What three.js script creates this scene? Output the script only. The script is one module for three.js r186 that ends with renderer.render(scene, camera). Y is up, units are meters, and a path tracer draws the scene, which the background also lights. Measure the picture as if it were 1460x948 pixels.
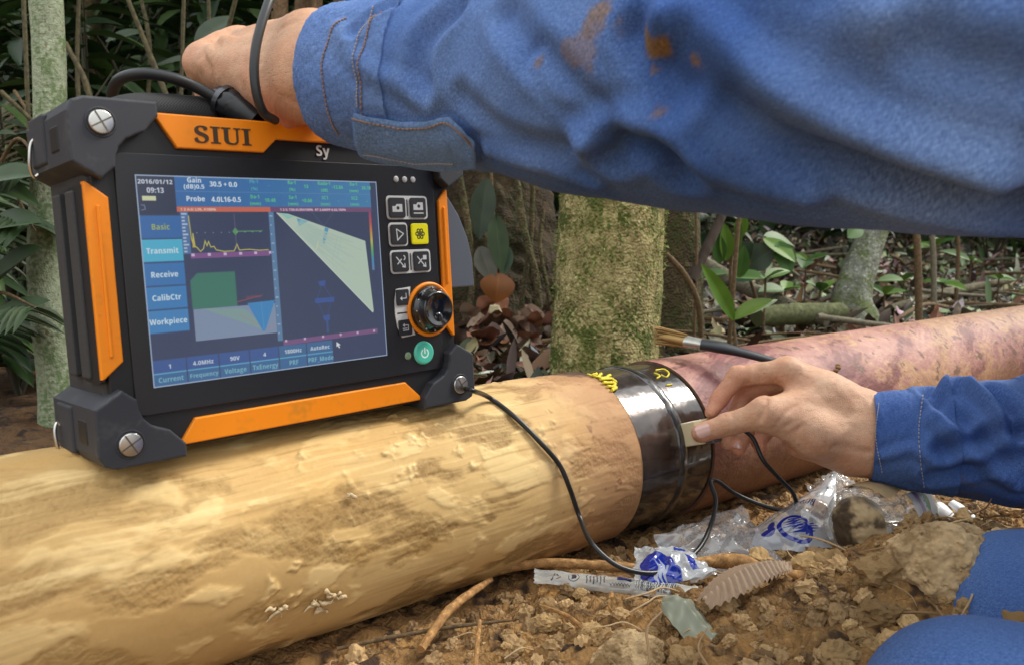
import * as THREE from 'three';
import { mergeGeometries } from 'three/addons/utils/BufferGeometryUtils.js';
import { ImprovedNoise } from 'three/addons/math/ImprovedNoise.js';
import { FontLoader } from 'three/addons/loaders/FontLoader.js';
import { TextGeometry } from 'three/addons/geometries/TextGeometry.js';
import { RoundedBoxGeometry } from 'three/addons/geometries/RoundedBoxGeometry.js';

// ---------------------------------------------------------------- camera, sky, sun, exposure
const scene = new THREE.Scene();
const EYE = 0.298, PITCH = THREE.MathUtils.degToRad(7.15), FOCAL = 1180;      // metres, downward tilt, focal length in photo pixels
const camera = new THREE.PerspectiveCamera(2 * Math.atan(474 / FOCAL) * 180 / Math.PI, 1024 / 664, 0.02, 400);
camera.position.set(0, EYE, 0);
camera.rotation.x = -PITCH;
camera.focus = 0.72; camera.userData.fStop = 13;                                          // a phone's small lens: slight softness far and very near
camera.updateMatrixWorld();

{ // overcast sky seen through a clearing: bright overhead, dimmer to the horizon
  const w = 128, h = 64, data = new Float32Array(w * h * 4);
  for (let j = 0; j < h; j++) for (let i = 0; i < w; i++) {
    const el = (j + 0.5) / h * 180 - 90, s = Math.max(0, Math.sin(el * Math.PI / 180));
    const L = el > 0 ? 0.50 + 1.2 * s : 0.2;
    const k = (j * w + i) * 4;
    data[k] = L * 0.96; data[k + 1] = L * 1.0; data[k + 2] = L * 1.02; data[k + 3] = 1;
  }
  const sky = new THREE.DataTexture(data, w, h, THREE.RGBAFormat, THREE.FloatType);
  sky.mapping = THREE.EquirectangularReflectionMapping;
  sky.minFilter = sky.magFilter = THREE.LinearFilter; sky.needsUpdate = true;
  scene.background = sky; scene.environment = sky;
}
const sun = new THREE.DirectionalLight(new THREE.Color(1.0, 0.95, 0.84), 2.4);
sun.position.set(6.6, 7.2, -3.6); sun.target.position.set(0, 0, -0.7);
sun.castShadow = true; sun.shadow.radius = 32; sun.shadow.mapSize.set(2048, 2048);
Object.assign(sun.shadow.camera, { left: -4, right: 4, top: 4, bottom: -4, near: 0.5, far: 30 });
scene.add(sun, sun.target);
const renderer = new THREE.WebGLRenderer({ antialias: true });
renderer.toneMapping = THREE.LinearToneMapping;
renderer.toneMappingExposure = 1.36;
renderer.shadowMap.enabled = true;
renderer.setSize(1024, 664);

// ---------------------------------------------------------------- helpers
const V = (x, y, z) => new THREE.Vector3(x, y, z);
const cP = Math.cos(PITCH), sP = Math.sin(PITCH);
const dirW = (x, y, z) => V(x, y * cP - z * sP, -(z * cP + y * sP));             // camera axes (right, up, forward) to world
const P = (px, py, d) => dirW((px - 730) / FOCAL * d, -(py - 474) / FOCAL * d, d).add(V(0, EYE, 0));
const toPix = (p) => { const x = p.x, y = p.y - EYE, z = p.z, yc = y * cP - z * sP, zc = -z * cP - y * sP; return [730 + x / zc * FOCAL, 474 - yc / zc * FOCAL, zc]; };
let seed = 7;
const rnd = () => { seed |= 0; seed = seed + 0x6D2B79F5 | 0; let t = Math.imul(seed ^ seed >>> 15, 1 | seed); t = t + Math.imul(t ^ t >>> 7, 61 | t) ^ t; return ((t ^ t >>> 14) >>> 0) / 4294967296; };
const rr = (a, b) => a + (b - a) * rnd();
const IN = new ImprovedNoise(), noise = (x, y, z = 0.37) => IN.noise(x, y, z);
const fbm = (x, y, z = 0.37, o = 4) => { let a = 0, s = 0.5; for (let i = 0; i < o; i++) { a += s * noise(x, y, z); x *= 2.03; y *= 2.03; z *= 2.03; x += 3.1; s *= 0.5; } return a; };
const clamp = (x, a = 0, b = 1) => Math.min(b, Math.max(a, x));
const sstep = (a, b, x) => { const t = clamp((x - a) / (b - a)); return t * t * (3 - 2 * t); };
const mix = (a, b, t) => a + (b - a) * t;
const mix3 = (a, b, t) => [mix(a[0], b[0], t), mix(a[1], b[1], t), mix(a[2], b[2], t)];
const lin = (r, g, b) => new THREE.Color().setRGB(r, g, b);

const ORD = ['leftmost', 'second from left', 'third from left', 'fourth from left', 'fifth from left', 'sixth from left', 'seventh from left', 'eighth from left', 'ninth from left', 'tenth from left', 'eleventh from left', 'twelfth from left', 'thirteenth from left', 'fourteenth from left', 'fifteenth from left', 'sixteenth from left', 'rightmost'];
const ranks = (xs) => xs.map((x) => xs.filter((y) => y < x).length);
const used = {};
const numbered = (n) => { const k = used[n] = (used[n] ?? -1) + 1; return k ? n + '_' + String(k).padStart(3, '0') : n; };
function tag(o, label, category, group, kind) {
  if (label) o.userData.label = label;
  if (category) o.userData.category = category;
  if (group) o.userData.group = group;
  if (kind) o.userData.kind = kind;
  return o;
}
function shade(o) { o.castShadow = true; o.receiveShadow = true; return o; }
function thing(name, at, label, category, group) {                                   // a group at the base of a thing
  const g = new THREE.Group(); g.name = numbered(name); g.position.copy(at); scene.add(g);
  return tag(g, label, category, group);
}
function part(name, geo, mat, parent, label) {                                       // geometry in the parent's own axes
  const m = shade(new THREE.Mesh(geo, mat)); m.name = name; parent.add(m);
  if (label) m.userData.label = label;
  return m;
}
function wpart(name, geo, mat, parent, label) {                                      // geometry in world axes, parent a thing without turn
  const p = V(0, 0, 0); for (let q = parent; q && q !== scene; q = q.parent) p.add(q.position);
  geo.translate(-p.x, -p.y, -p.z);
  return part(name, geo, mat, parent, label);
}
function solo(name, geo, mat, label, category, group, kind) {                        // one-mesh thing from world geometry
  geo.computeBoundingBox(); const b = geo.boundingBox, c = V((b.min.x + b.max.x) / 2, b.min.y, (b.min.z + b.max.z) / 2);
  geo.translate(-c.x, -c.y, -c.z);
  const m = shade(new THREE.Mesh(geo, mat)); m.name = numbered(name); m.position.copy(c); scene.add(m);
  return tag(m, label, category, group, kind);
}
function merge(list) {
  for (const g of list) {
    if (!g.index) g.setIndex([...Array(g.attributes.position.count).keys()]);
    if (!g.attributes.normal) g.computeVertexNormals();
    if (!g.attributes.uv) g.setAttribute('uv', new THREE.BufferAttribute(new Float32Array(g.attributes.position.count * 2), 2));
    for (const k of Object.keys(g.attributes)) if (!['position', 'normal', 'uv', 'color'].includes(k)) g.deleteAttribute(k);
  }
  if (list.some((g) => g.attributes.color)) for (const g of list) if (!g.attributes.color)
    g.setAttribute('color', new THREE.BufferAttribute(new Float32Array(g.attributes.position.count * 3).fill(1), 3));
  return list.length === 1 ? list[0] : mergeGeometries(list, false);
}
function paint(geo, fn) {                                                             // own colour of the thing per vertex (linear)
  const p = geo.attributes.position, c = new Float32Array(p.count * 3), n = geo.attributes.normal;
  for (let i = 0; i < p.count; i++) { const k = fn(p.getX(i), p.getY(i), p.getZ(i), n?.getX(i), n?.getY(i), n?.getZ(i), i); c[3 * i] = k[0]; c[3 * i + 1] = k[1]; c[3 * i + 2] = k[2]; }
  geo.setAttribute('color', new THREE.BufferAttribute(c, 3)); return geo;
}
function grid(nu, nv, fn, closed = false) {                                           // fn(u, v) -> [x, y, z, s, t]
  const n = (nu + 1) * (nv + 1), p = new Float32Array(n * 3), uv = new Float32Array(n * 2), ix = [];
  for (let i = 0; i <= nu; i++) for (let j = 0; j <= nv; j++) {
    const k = i * (nv + 1) + j, q = fn(i / nu, j / nv, i, j);
    p[3 * k] = q[0]; p[3 * k + 1] = q[1]; p[3 * k + 2] = q[2]; uv[2 * k] = q[3] ?? i / nu; uv[2 * k + 1] = q[4] ?? j / nv;
    if (i < nu && j < nv) ix.push(k, k + 1, k + nv + 1, k + 1, k + nv + 2, k + nv + 1);
  }
  const g = new THREE.BufferGeometry();
  g.setAttribute('position', new THREE.BufferAttribute(p, 3)); g.setAttribute('uv', new THREE.BufferAttribute(uv, 2)); g.setIndex(ix); g.computeVertexNormals();
  if (closed) { const a = g.attributes.normal; for (let i = 0; i <= nu; i++) { const k = i * (nv + 1), l = k + nv, m = V(a.getX(k) + a.getX(l), a.getY(k) + a.getY(l), a.getZ(k) + a.getZ(l)).normalize(); a.setXYZ(k, m.x, m.y, m.z); a.setXYZ(l, m.x, m.y, m.z); } }
  return g;
}
function frames(pts, nu, up) {                                                        // points, tangents and parallel-carried normals along a curve
  const c = new THREE.CatmullRomCurve3(pts, false, 'centripetal'), out = [];
  let n = (up ?? V(0.03, 1, 0.02)).clone(), len = 0, last = null;
  for (let i = 0; i <= nu; i++) {
    const t = i / nu, p = c.getPoint(t), T = c.getTangent(t).normalize();
    n.addScaledVector(T, -n.dot(T)).normalize();
    if (last) len += p.distanceTo(last); last = p;
    out.push({ p, T, N: n.clone(), B: T.clone().cross(n), t, len });
  }
  return out;
}
const radAt = (rad, t) => { if (typeof rad === 'number') return rad; const f = t * (rad.length - 1), i = Math.min(rad.length - 2, Math.floor(f)), k = f - i, h = k * k * (3 - 2 * k) * 0.5 + k * 0.5; return mix(rad[i], rad[i + 1], h); };
function sweep(pts, rad, { nu = 60, nv = 16, disp, up, caps = true, squash = 1 } = {}) {  // tube of changing radius; squash flattens it along N
  const fr = frames(pts, nu, up), mean = 2 * Math.PI * (typeof rad === 'number' ? rad : rad[rad.length >> 1]);
  const g = grid(nu, nv, (u, v, i, j) => {
    const f = fr[i], a = j / nv * 2 * Math.PI, r = radAt(rad, f.t), ca = Math.cos(a), sa = Math.sin(a);
    const d = disp ? disp(f.len, a, f, r) : 0;
    const x = (r + d) * ca * squash, y = (r + d) * sa;
    return [f.p.x + f.N.x * x + f.B.x * y, f.p.y + f.N.y * x + f.B.y * y, f.p.z + f.N.z * x + f.B.z * y, f.len, j / nv * mean];
  }, true);
  if (!caps) return g;
  const out = [g];
  for (const i of [0, nu]) {
    const f = fr[i], k = new THREE.BufferGeometry(), pos = [f.p.x, f.p.y, f.p.z], ix = [], src = g.attributes.position;
    for (let j = 0; j <= nv; j++) { const q = i * (nv + 1) + j; pos.push(src.getX(q), src.getY(q), src.getZ(q)); if (j) i ? ix.push(0, j, j + 1) : ix.push(0, j + 1, j); }
    k.setAttribute('position', new THREE.Float32BufferAttribute(pos, 3)); k.setIndex(ix); k.computeVertexNormals(); out.push(k);
  }
  return merge(out);
}
function nets(f, lo, hi, cell) {                                                      // naive surface nets of f = 0 (negative inside)
  const nx = Math.ceil((hi.x - lo.x) / cell) + 1, ny = Math.ceil((hi.y - lo.y) / cell) + 1, nz = Math.ceil((hi.z - lo.z) / cell) + 1;
  const F = new Float32Array(nx * ny * nz), id = new Int32Array(nx * ny * nz).fill(-1), pos = [], ix = [], at = (i, j, k) => (k * ny + j) * nx + i;
  for (let k = 0; k < nz; k++) for (let j = 0; j < ny; j++) for (let i = 0; i < nx; i++) F[at(i, j, k)] = f(lo.x + i * cell, lo.y + j * cell, lo.z + k * cell);
  for (let k = 0; k < nz - 1; k++) for (let j = 0; j < ny - 1; j++) for (let i = 0; i < nx - 1; i++) {
    let m = 0, sx = 0, sy = 0, sz = 0, n = 0; const v = [];
    for (let c = 0; c < 8; c++) { v[c] = F[at(i + (c & 1), j + (c >> 1 & 1), k + (c >> 2))]; if (v[c] < 0) m |= 1 << c; }
    if (m === 0 || m === 255) continue;
    for (let c = 0; c < 8; c++) for (const b of [1, 2, 4]) if (!(c & b) && (v[c] < 0) !== (v[c | b] < 0)) {
      const t = v[c] / (v[c] - v[c | b]); sx += (c & 1) + (b === 1 ? t : 0); sy += (c >> 1 & 1) + (b === 2 ? t : 0); sz += (c >> 2) + (b === 4 ? t : 0); n++;
    }
    id[at(i, j, k)] = pos.length / 3; pos.push(lo.x + (i + sx / n) * cell, lo.y + (j + sy / n) * cell, lo.z + (k + sz / n) * cell);
  }
  for (let k = 1; k < nz - 1; k++) for (let j = 1; j < ny - 1; j++) for (let i = 1; i < nx - 1; i++) {
    const a = F[at(i, j, k)] < 0;
    for (let ax = 0; ax < 3; ax++) {
      const o = [ax === 0, ax === 1, ax === 2].map(Number); if ((F[at(i + o[0], j + o[1], k + o[2])] < 0) === a) continue;
      const u = [[0, 1, 0], [0, 0, 1], [1, 0, 0]][ax], w = [[0, 0, 1], [1, 0, 0], [0, 1, 0]][ax];
      const q = (x, y) => id[at(i - u[0] * x - w[0] * y, j - u[1] * x - w[1] * y, k - u[2] * x - w[2] * y)];
      const A = q(1, 1), B = q(0, 1), C = q(0, 0), D = q(1, 0); if (A < 0 || B < 0 || C < 0 || D < 0) continue;
      a ? ix.push(A, B, C, A, C, D) : ix.push(A, C, B, A, D, C);
    }
  }
  const g = new THREE.BufferGeometry(); g.setAttribute('position', new THREE.Float32BufferAttribute(pos, 3)); g.setIndex(ix);
  g.computeVertexNormals(); return g;
}
function bone(p, a, b, ra, rb) {                                                      // distance to a tapered capsule
  const dx = b.x - a.x, dy = b.y - a.y, dz = b.z - a.z, px = p[0] - a.x, py = p[1] - a.y, pz = p[2] - a.z;
  const t = clamp((px * dx + py * dy + pz * dz) / (dx * dx + dy * dy + dz * dz + 1e-12));
  return Math.hypot(px - dx * t, py - dy * t, pz - dz * t) - mix(ra, rb, t);
}
const smin = (a, b, k) => { const h = Math.max(k - Math.abs(a - b), 0) / k; return Math.min(a, b) - h * h * k * 0.25; };
function tile(w, h, fn, srgb = true) {                                                // computed texture, fn(u, v) -> colour 0..1
  const d = new Uint8Array(w * h * 4);
  for (let j = 0; j < h; j++) for (let i = 0; i < w; i++) { const c = fn(i / w, j / h, i, j), k = (j * w + i) * 4; for (let q = 0; q < 3; q++) d[k + q] = clamp(c[q] ?? c[0]) * 255; d[k + 3] = (c[3] ?? 1) * 255; }
  const t = new THREE.DataTexture(d, w, h, THREE.RGBAFormat);
  t.wrapS = t.wrapT = THREE.RepeatWrapping; t.magFilter = THREE.LinearFilter; t.minFilter = THREE.LinearMipmapLinearFilter; t.generateMipmaps = true;
  if (srgb) t.colorSpace = THREE.SRGBColorSpace; t.needsUpdate = true; return t;
}
// noise that wraps every 1 in u and v, with f cells a side
const wrapA = (u, v, f, h, z = 0) => { const n = (x, y) => noise(x, y, z); return mix(mix(n(u * f, v * h), n(u * f - f, v * h), u), mix(n(u * f, v * h - h), n(u * f - f, v * h - h), u), v); };
const wrapN = (u, v, f, z = 0) => { const a = u * f, b = v * f, k = f; const n = (x, y) => noise(x, y, z); const s = u, t = v; return mix(mix(n(a, b), n(a - k, b), s), mix(n(a, b - k), n(a - k, b - k), s), t); };
function canvas(w, h, draw) { const c = document.createElement('canvas'); c.width = w; c.height = h; draw(c.getContext('2d'), w, h); const t = new THREE.CanvasTexture(c); t.colorSpace = THREE.SRGBColorSpace; return t; }
const rep = (t, x, y) => { const c = t.clone(); c.repeat.set(x, y); c.needsUpdate = true; return c; };
const std = (o) => new THREE.MeshStandardMaterial(o), phys = (o) => new THREE.MeshPhysicalMaterial(o);

// ---------------------------------------------------------------- pipe frame and ground height (shared by everything that rests on them)
const PIPE_R = 0.0842, AX = dirW(-0.3589, -0.1634, 0.4721).add(V(0, EYE, 0)), PD = dirW(0.78014, 0.07786, 0.62074).normalize();
PD.y = 0; PD.normalize();
const PQ = V(-PD.z, 0, PD.x).multiplyScalar(Math.sign(-AX.x * -PD.z - AX.z * PD.x) || 1);     // level, across the pipe, towards the camera
const pipeAt = (s, th, r = PIPE_R) => V(AX.x + PD.x * s + PQ.x * Math.sin(th) * r, AX.y + Math.cos(th) * r, AX.z + PD.z * s + PQ.z * Math.sin(th) * r);
function hit(px, py, r = PIPE_R) {                                                     // depth at which a sight line meets the pipe
  const o = V(0, EYE, 0), d = P(px, py, 1).sub(o), oa = o.clone().sub(AX), dp = d.clone().addScaledVector(PD, -d.dot(PD)), op = oa.clone().addScaledVector(PD, -oa.dot(PD));
  const a = dp.dot(dp), b = 2 * dp.dot(op), c = op.dot(op) - r * r, D = b * b - 4 * a * c;
  return D < 0 ? -b / (2 * a) : (-b - Math.sqrt(D)) / (2 * a);
}
const pipeST = (px, py) => { const v = P(px, py, hit(px, py)).sub(AX); return [v.dot(PD), Math.atan2(v.dot(PQ), v.y)]; };
const pq = (x, z) => [(x - AX.x) * PD.x + (z - AX.z) * PD.z, (x - AX.x) * PQ.x + (z - AX.z) * PQ.z];
const MOUND = P(1352, 800, 0.66);
function groundBase(x, z) {
  const [s, q] = pq(x, z);
  let h = 0;
  if (q < 0) { const t = -q; h += sstep(0.1, 0.5, t) * 0.025 + Math.max(0, t - 0.95) * 0.15 + Math.max(0, t - 3.2) * 0.28; }
  else h += sstep(0.08, 0.3, q) * 0.012;
  h += 0.045 * Math.exp(-((x - MOUND.x) ** 2 + (z - MOUND.z) ** 2) / 0.007) + 0.012 * Math.exp(-((x - 0.12) ** 2 + (z + 0.56) ** 2) / 0.006);
  return h;
}
function groundY(x, z) {
  const [s, q] = pq(x, z), near = 1 - sstep(1.6, 4, Math.hypot(x, z));
  const under = sstep(0.02, 0.1, Math.abs(q));
  return groundBase(x, z) + 0.06 * fbm(x * 0.9, z * 0.9, 1.7, 2) * sstep(0.3, 2.5, Math.abs(q)) + near * (0.018 * under * fbm(x * 9, z * 9, 0.3, 3) + 0.017 * under * (0.3 - Math.abs(fbm(x * 24, z * 24, 2.3, 3))) + 0.006 * noise(x * 75, z * 75, 4.1) + 0.0035 * noise(x * 150, z * 150, 5.1));
}
const groundHit = (px, py) => { let lo = 0.2, hi = 12; for (let d = 0.25; d < 12; d += 0.01) { const p = P(px, py, d); if (p.y < groundBase(p.x, p.z) + 0.004) return d; } return hi; };

// ---------------------------------------------------------------- the pipe on the trench floor
const S0 = -0.45, S1 = 0.545, S2 = 0.648, S3 = 3.2;
// dried mud on the left length: smooth smears, rough scraped patches and thin streaks; s along the pipe, a round it (radians from the top)
function mudAt(s, a) {
  const t = a * PIPE_R, wx = 0.035 * fbm(s * 9, t * 12, 4.2, 3), wy = 0.014 * fbm(s * 14 + 7, t * 18, 5.2, 4), fine = fbm(s * 70, t * 90, 1.4, 3), gran = noise(s * 240, t * 260, 2.9) * 0.6 + noise(s * 480, t * 500, 6.1) * 0.5;
  const rough = sstep(-0.02, 0.13, fbm((s + wx) * 11 + 1.7, (t + wy) * 24, 0.9, 5) + 0.12 * fine + 0.05 * noise(s * 3, t * 70, 4) - 0.03);
  const crust = sstep(-0.06, 0.10, fbm((s + wx) * 19 + 8, (t + wy) * 34, 3.9, 5) + 0.10 * fine - 0.10) * (1 - rough * 0.5);
  const zone = sstep(0.0, 0.22, fbm(s * 3.5 + 2, t * 10, 11.2, 3) + 0.15 * Math.sin(a * 2.2 - 0.6));
  const streak = (noise(s * 12, (t + wy * 0.5 + s * 0.03) * 130, 7.3) * 0.5 + noise(s * 17, (t + wy * 0.3 + s * 0.03) * 380, 2.2) * 0.5) * zone;
  const lump = Math.max(0, fbm(s * 85, t * 85, 8.4, 3) - 0.14) * sstep(0.02, 0.2, fbm(s * 9 + 9, t * 11, 3.3, 3));
  return { rough, crust, streak, lump, fine, gran, zone, d: 0.0005 * crust - 0.0005 * rough + 0.0005 * rough * gran + 0.0006 * rough * fine + 0.00018 * streak + 0.006 * lump };
}
const mudThick = mudAt, MW = 2048, MH = 1024, mudH = new Float32Array(MW * MH);
const mudMap = tile(MW, MH, (u, v, i, j) => {
  const s = mix(S0, S1, u), a = v * 2 * Math.PI - Math.PI, t = a * PIPE_R, m = mudAt(s, a); mudH[j * MW + i] = m.d;
  const big = fbm(s * 3.5, t * 5, 2.7, 4), ochre = sstep(0.05, 0.4, fbm(s * 6 + 20, t * 10, 6.1, 4));
  const env = mix(0.5, 1, sstep(0.06, 0.30, s)); let c = mix3([0.735, 0.595, 0.40], [0.895, 0.785, 0.59], clamp(0.55 + big * 1.1 + m.crust * 0.3));
  c = mix3(c, [0.56, 0.445, 0.28], env * m.rough * clamp(0.66 + m.gran * 0.45 + m.fine * 0.3));
  c = mix3(c, [0.43, 0.315, 0.17], env * clamp(sstep(0.12, 0.46, -m.streak) * 0.36 + m.rough * sstep(0.12, 0.5, -m.gran) * 0.4));
  c = mix3(c, [0.95, 0.86, 0.69], clamp(sstep(0.10, 0.4, m.streak) * 0.38 + m.lump * 2.5 + m.crust * 0.25));
  c = mix3(c, [0.80, 0.60, 0.30], ochre * 0.35);
  const red = sstep(0.40, 0.53, s + 0.05 * fbm(s * 30, t * 30, 5.5, 4)); c = mix3(c, [0.66, 0.49, 0.385], red * 0.72);
  c = mix3(c, [0.25, 0.17, 0.13], sstep(0.0, 0.02, s - 0.505 + 0.03 * m.fine - 0.075 * Math.max(0, a + 0.15)) * 0.92);
  const speck = sstep(0.28, 0.42, fbm(s * 100, t * 100, 9.7, 2)) * sstep(0.38, 0.52, s); c = mix3(c, [0.42, 0.25, 0.2], speck * 0.5);
  return c.map((q, k) => q * [1.01, 0.985, 0.90][k] + m.gran * 0.02);
});
const mudBump = tile(MW, MH, (u, v, i, j) => [0.5 + mudH[j * MW + i] * 130], false);
const redMap = tile(2048, 1024, (u, v) => {
  const s = mix(S2, S2 + 1.9, u), a = v * 2 * Math.PI - Math.PI, t = a * PIPE_R, w = 0.05 * fbm(s * 6, t * 9, 3.1, 3), q = t + (s - S2) * 0.5 + w, fine = fbm(s * 60, t * 75, 7, 3);
  const sm = fbm((s + w) * 8, q * 16, 1.9, 6), big = fbm(s * 4.2 + 5, t * 8 + w * 9, 4.4, 4), grainy = fbm(s * 160, t * 160, 0.4, 2), scrape = noise(s * 14, q * 230, 3.9) * sstep(-0.1, 0.25, fbm(s * 7, t * 9, 8, 3));
  let c = mix3([0.60, 0.405, 0.385], [0.755, 0.60, 0.535], clamp(0.5 + sm * 1.5 + scrape * 0.9 + fine * 0.6));
  const tan = sstep(0.0, 0.09, big * 0.9 - 0.3 * sm + 0.16 * (s - S2 - 0.2) + 0.35 * fine + 0.18 * scrape - 0.02); c = mix3(c, mix3([0.66, 0.525, 0.37], [0.79, 0.66, 0.50], clamp(0.5 + fine + scrape)), tan * 0.85);
  c = mix3(c, [0.42, 0.20, 0.215], sstep(0.05, 0.24, -sm * 0.9 - 0.3 * big + 0.4 * scrape + 0.35 * fine) * 0.75);
  c = mix3(c, [0.36, 0.25, 0.17], sstep(0.22, 0.30, fbm(s * 50, t * 60, 17, 4)) * 0.7);
  c = mix3(c, [0.86, 0.76, 0.68], sstep(0.25, 0.6, scrape) * 0.5);
  const low = sstep(1.1, 1.9, a + 0.6 * fbm(s * 12, t * 12, 2, 4)); c = mix3(c, [0.55, 0.41, 0.27], low * 0.85);
  return c.map((k, i) => k * ([0.90, 0.83, 0.81][i] - 0.12 * sstep(0.35, 1.1, s - S2)) + grainy * 0.08);
});
const coatBump = tile(512, 512, (u, v) => [0.5 + 0.5 * wrapN(u, v, 24, 1) + 0.35 * wrapN(u, v, 60, 2)], false);
const mudMat = std({ map: mudMap, roughness: 0.78, bumpMap: mudBump, bumpScale: 0.0045 });
const redMat = phys({ map: redMap, roughness: 0.62, bumpMap: rep(coatBump, 10, 3), bumpScale: 0.0008, clearcoat: 0.06, clearcoatRoughness: 0.5 });
const angles = []; for (let i = 0; i <= 250; i++) { const u = i / 250; angles.push(u < 0.14 ? mix(-Math.PI, -0.55, u / 0.14) : u > 0.86 ? mix(2.3, Math.PI, (u - 0.86) / 0.14) : mix(-0.55, 2.3, (u - 0.14) / 0.72)); }
function shell(s0, s1, n, radius, uv) {
  const r = new THREE.Vector3();
  return grid(n, 250, (u, v, i, j) => { const s = mix(s0, s1, u), a = angles[j]; r.copy(pipeAt(s, a, radius(s, a))); return [r.x, r.y, r.z, uv(s), (a + Math.PI) / (2 * Math.PI)]; });
}
function ringFace(s, r0, r1, flip) { return grid(1, 80, (u, v) => { const p = pipeAt(s, (flip ? -1 : 1) * v * 2 * Math.PI, mix(r0, r1, u)); return [p.x, p.y, p.z]; }); }
const pipe = thing('steel_pipe', V(AX.x + PD.x * 0.6, -0.01, AX.z + PD.z * 0.6), 'large muddy steel pipe lying in a shallow trench across the whole scene', 'pipe');
{
  const lip = (s) => 0.0022 * sstep(S1 + 0.002, S1 - 0.005, s);
  wpart('mud_coating', merge([shell(S0, S1, 620, (s, a) => PIPE_R - 0.0012 + mudThick(s, a).d * sstep(S1, S1 - 0.05, s) + 0.0006 * fbm(s * 40, a * 4, 3, 2), (s) => (s - S0) / (S1 - S0)), ringFace(S1, PIPE_R - 0.004, PIPE_R - 0.0008)]), mudMat, pipe, 'tan mud covered length on the left');
  wpart('red_coating', merge([shell(S2, S3, 420, (s, a) => PIPE_R - 0.0008 + 0.0004 * fbm(s * 25, a * 3, 6, 3), (s) => (s - S2) / 1.9), ringFace(S2, PIPE_R - 0.004, PIPE_R - 0.0008, true)]), redMat, pipe, 'red primed length smeared with mud on the right');
  // bare weld zone wet with couplant
  const bandMap = tile(512, 1024, (u, v) => {
    const s = mix(S1 - 0.01, S2 + 0.01, u), a = v * 2 * Math.PI - Math.PI, t = a * PIPE_R, n = fbm(s * 40, t * 30, 1.3, 4), w = noise(s * 160, t * 20, 3);
    let c = mix3([0.20, 0.17, 0.16], [0.37, 0.32, 0.30], clamp(0.45 + n + w * 0.3));
    c = mix3(c, [0.36, 0.21, 0.15], sstep(0.1, 0.35, fbm(s * 22, t * 14, 7, 3) - Math.abs(s - 0.565) * 3) * 0.8);
    c = mix3(c, [0.15, 0.14, 0.14], sstep(0.62, 0.64, s + 0.006 * n) * 0.4);
    return c;
  });
  const bandBump = tile(512, 1024, (u, v) => { const s = u * 0.12, t = v * 0.53; return [0.5 + 0.35 * fbm(s * 90, t * 90, 2, 4) + 0.25 * noise(s * 300, t * 40, 4)]; }, false);
  const bandMat = phys({ map: bandMap, roughness: 0.2, metalness: 0.5, specularIntensity: 1, bumpMap: bandBump, bumpScale: 0.00035, clearcoat: 1, clearcoatRoughness: 0.1 });
  wpart('bare_band', shell(S1 - 0.004, S2 + 0.004, 60, (s, a) => PIPE_R - 0.0032 + 0.0003 * fbm(s * 60, a * 6, 2, 3), (s) => (s - S1 + 0.01) / (S2 - S1 + 0.02)), bandMat, pipe, 'dark shiny bare steel band wet with gel');
  const sw = 0.604;
  const weld = grid(14, 700, (u, v) => { const a = v * 2 * Math.PI, x = (u - 0.5) * 2, s = sw + x * 0.0062 + 0.0007 * noise(v * 60, 3.3, 0.4); const ripple = 0.0003 * noise(v * 50, x * 2, 1); const p = pipeAt(s, a, PIPE_R - 0.0044 + 0.0032 * Math.sqrt(Math.max(0, 1 - x * x * 0.98)) + ripple); return [p.x, p.y, p.z]; }, true);
  wpart('weld_bead', weld, phys({ color: lin(0.05, 0.045, 0.043), roughness: 0.25, metalness: 0.45, clearcoat: 1, clearcoatRoughness: 0.15 }), pipe);
  // yellow crayon marks across the top of the band
  const yellow = std({ color: lin(0.72, 0.58, 0.03), roughness: 0.6 });
  const strokes = [[[838, 530], [850, 534], [858, 529]], [[851, 529], [846, 536], [862, 535], [871, 531]], [[856, 541], [874, 537], [880, 542]], [[860, 546], [878, 543], [876, 549]], [[866, 551], [880, 549], [872, 557]], [[934, 528], [942, 532], [938, 536]], [[936, 524], [948, 523], [955, 528], [951, 534], [944, 531]], [[952, 546], [960, 545]]];
  strokes.forEach((q) => wpart('crayon_mark', sweep(q.map(([x, y]) => { const [s, a] = pipeST(x, y); return pipeAt(s, a, s < S1 + 0.001 ? PIPE_R + 0.0006 : PIPE_R - 0.0026); }), q.length > 4 || q[0][0] > 930 ? 0.0009 : 0.0016, { nu: 24, nv: 6, disp: (l, a, f, r) => r * 0.6 * noise(l * 700, a, 2) }), yellow, pipe));
  // crumbs of soil stuck to the red length
  const crumbs = [];
  for (const [x, y, n, sp] of [[1168, 545, 7, 6], [1188, 535, 9, 8], [1176, 556, 8, 8], [1204, 540, 2, 3], [1195, 522, 4, 4]]) for (let i = 0; i < n; i++) {
    const [s, a] = pipeST(x + rr(-sp, sp), y + rr(-sp, sp)), g = new THREE.IcosahedronGeometry(rr(0.0008, 0.0026), 1), p = pipeAt(s, a, PIPE_R), c = g.attributes.position;
    for (let k = 0; k < c.count; k++) { const f = 1 + 0.35 * noise(c.getX(k) * 900 + i, c.getY(k) * 900, c.getZ(k) * 900); c.setXYZ(k, c.getX(k) * f * 1.4, c.getY(k) * f, c.getZ(k) * f); }
    g.computeVertexNormals(); g.translate(p.x, p.y, p.z); crumbs.push(g);
  }
  tag(wpart('soil_crumbs', merge(crumbs), std({ color: lin(0.23, 0.12, 0.05), roughness: 0.95 }), pipe), null, null, null, 'stuff');
  // wet mud curls scraped up on the left length
  const curls = [];
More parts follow.
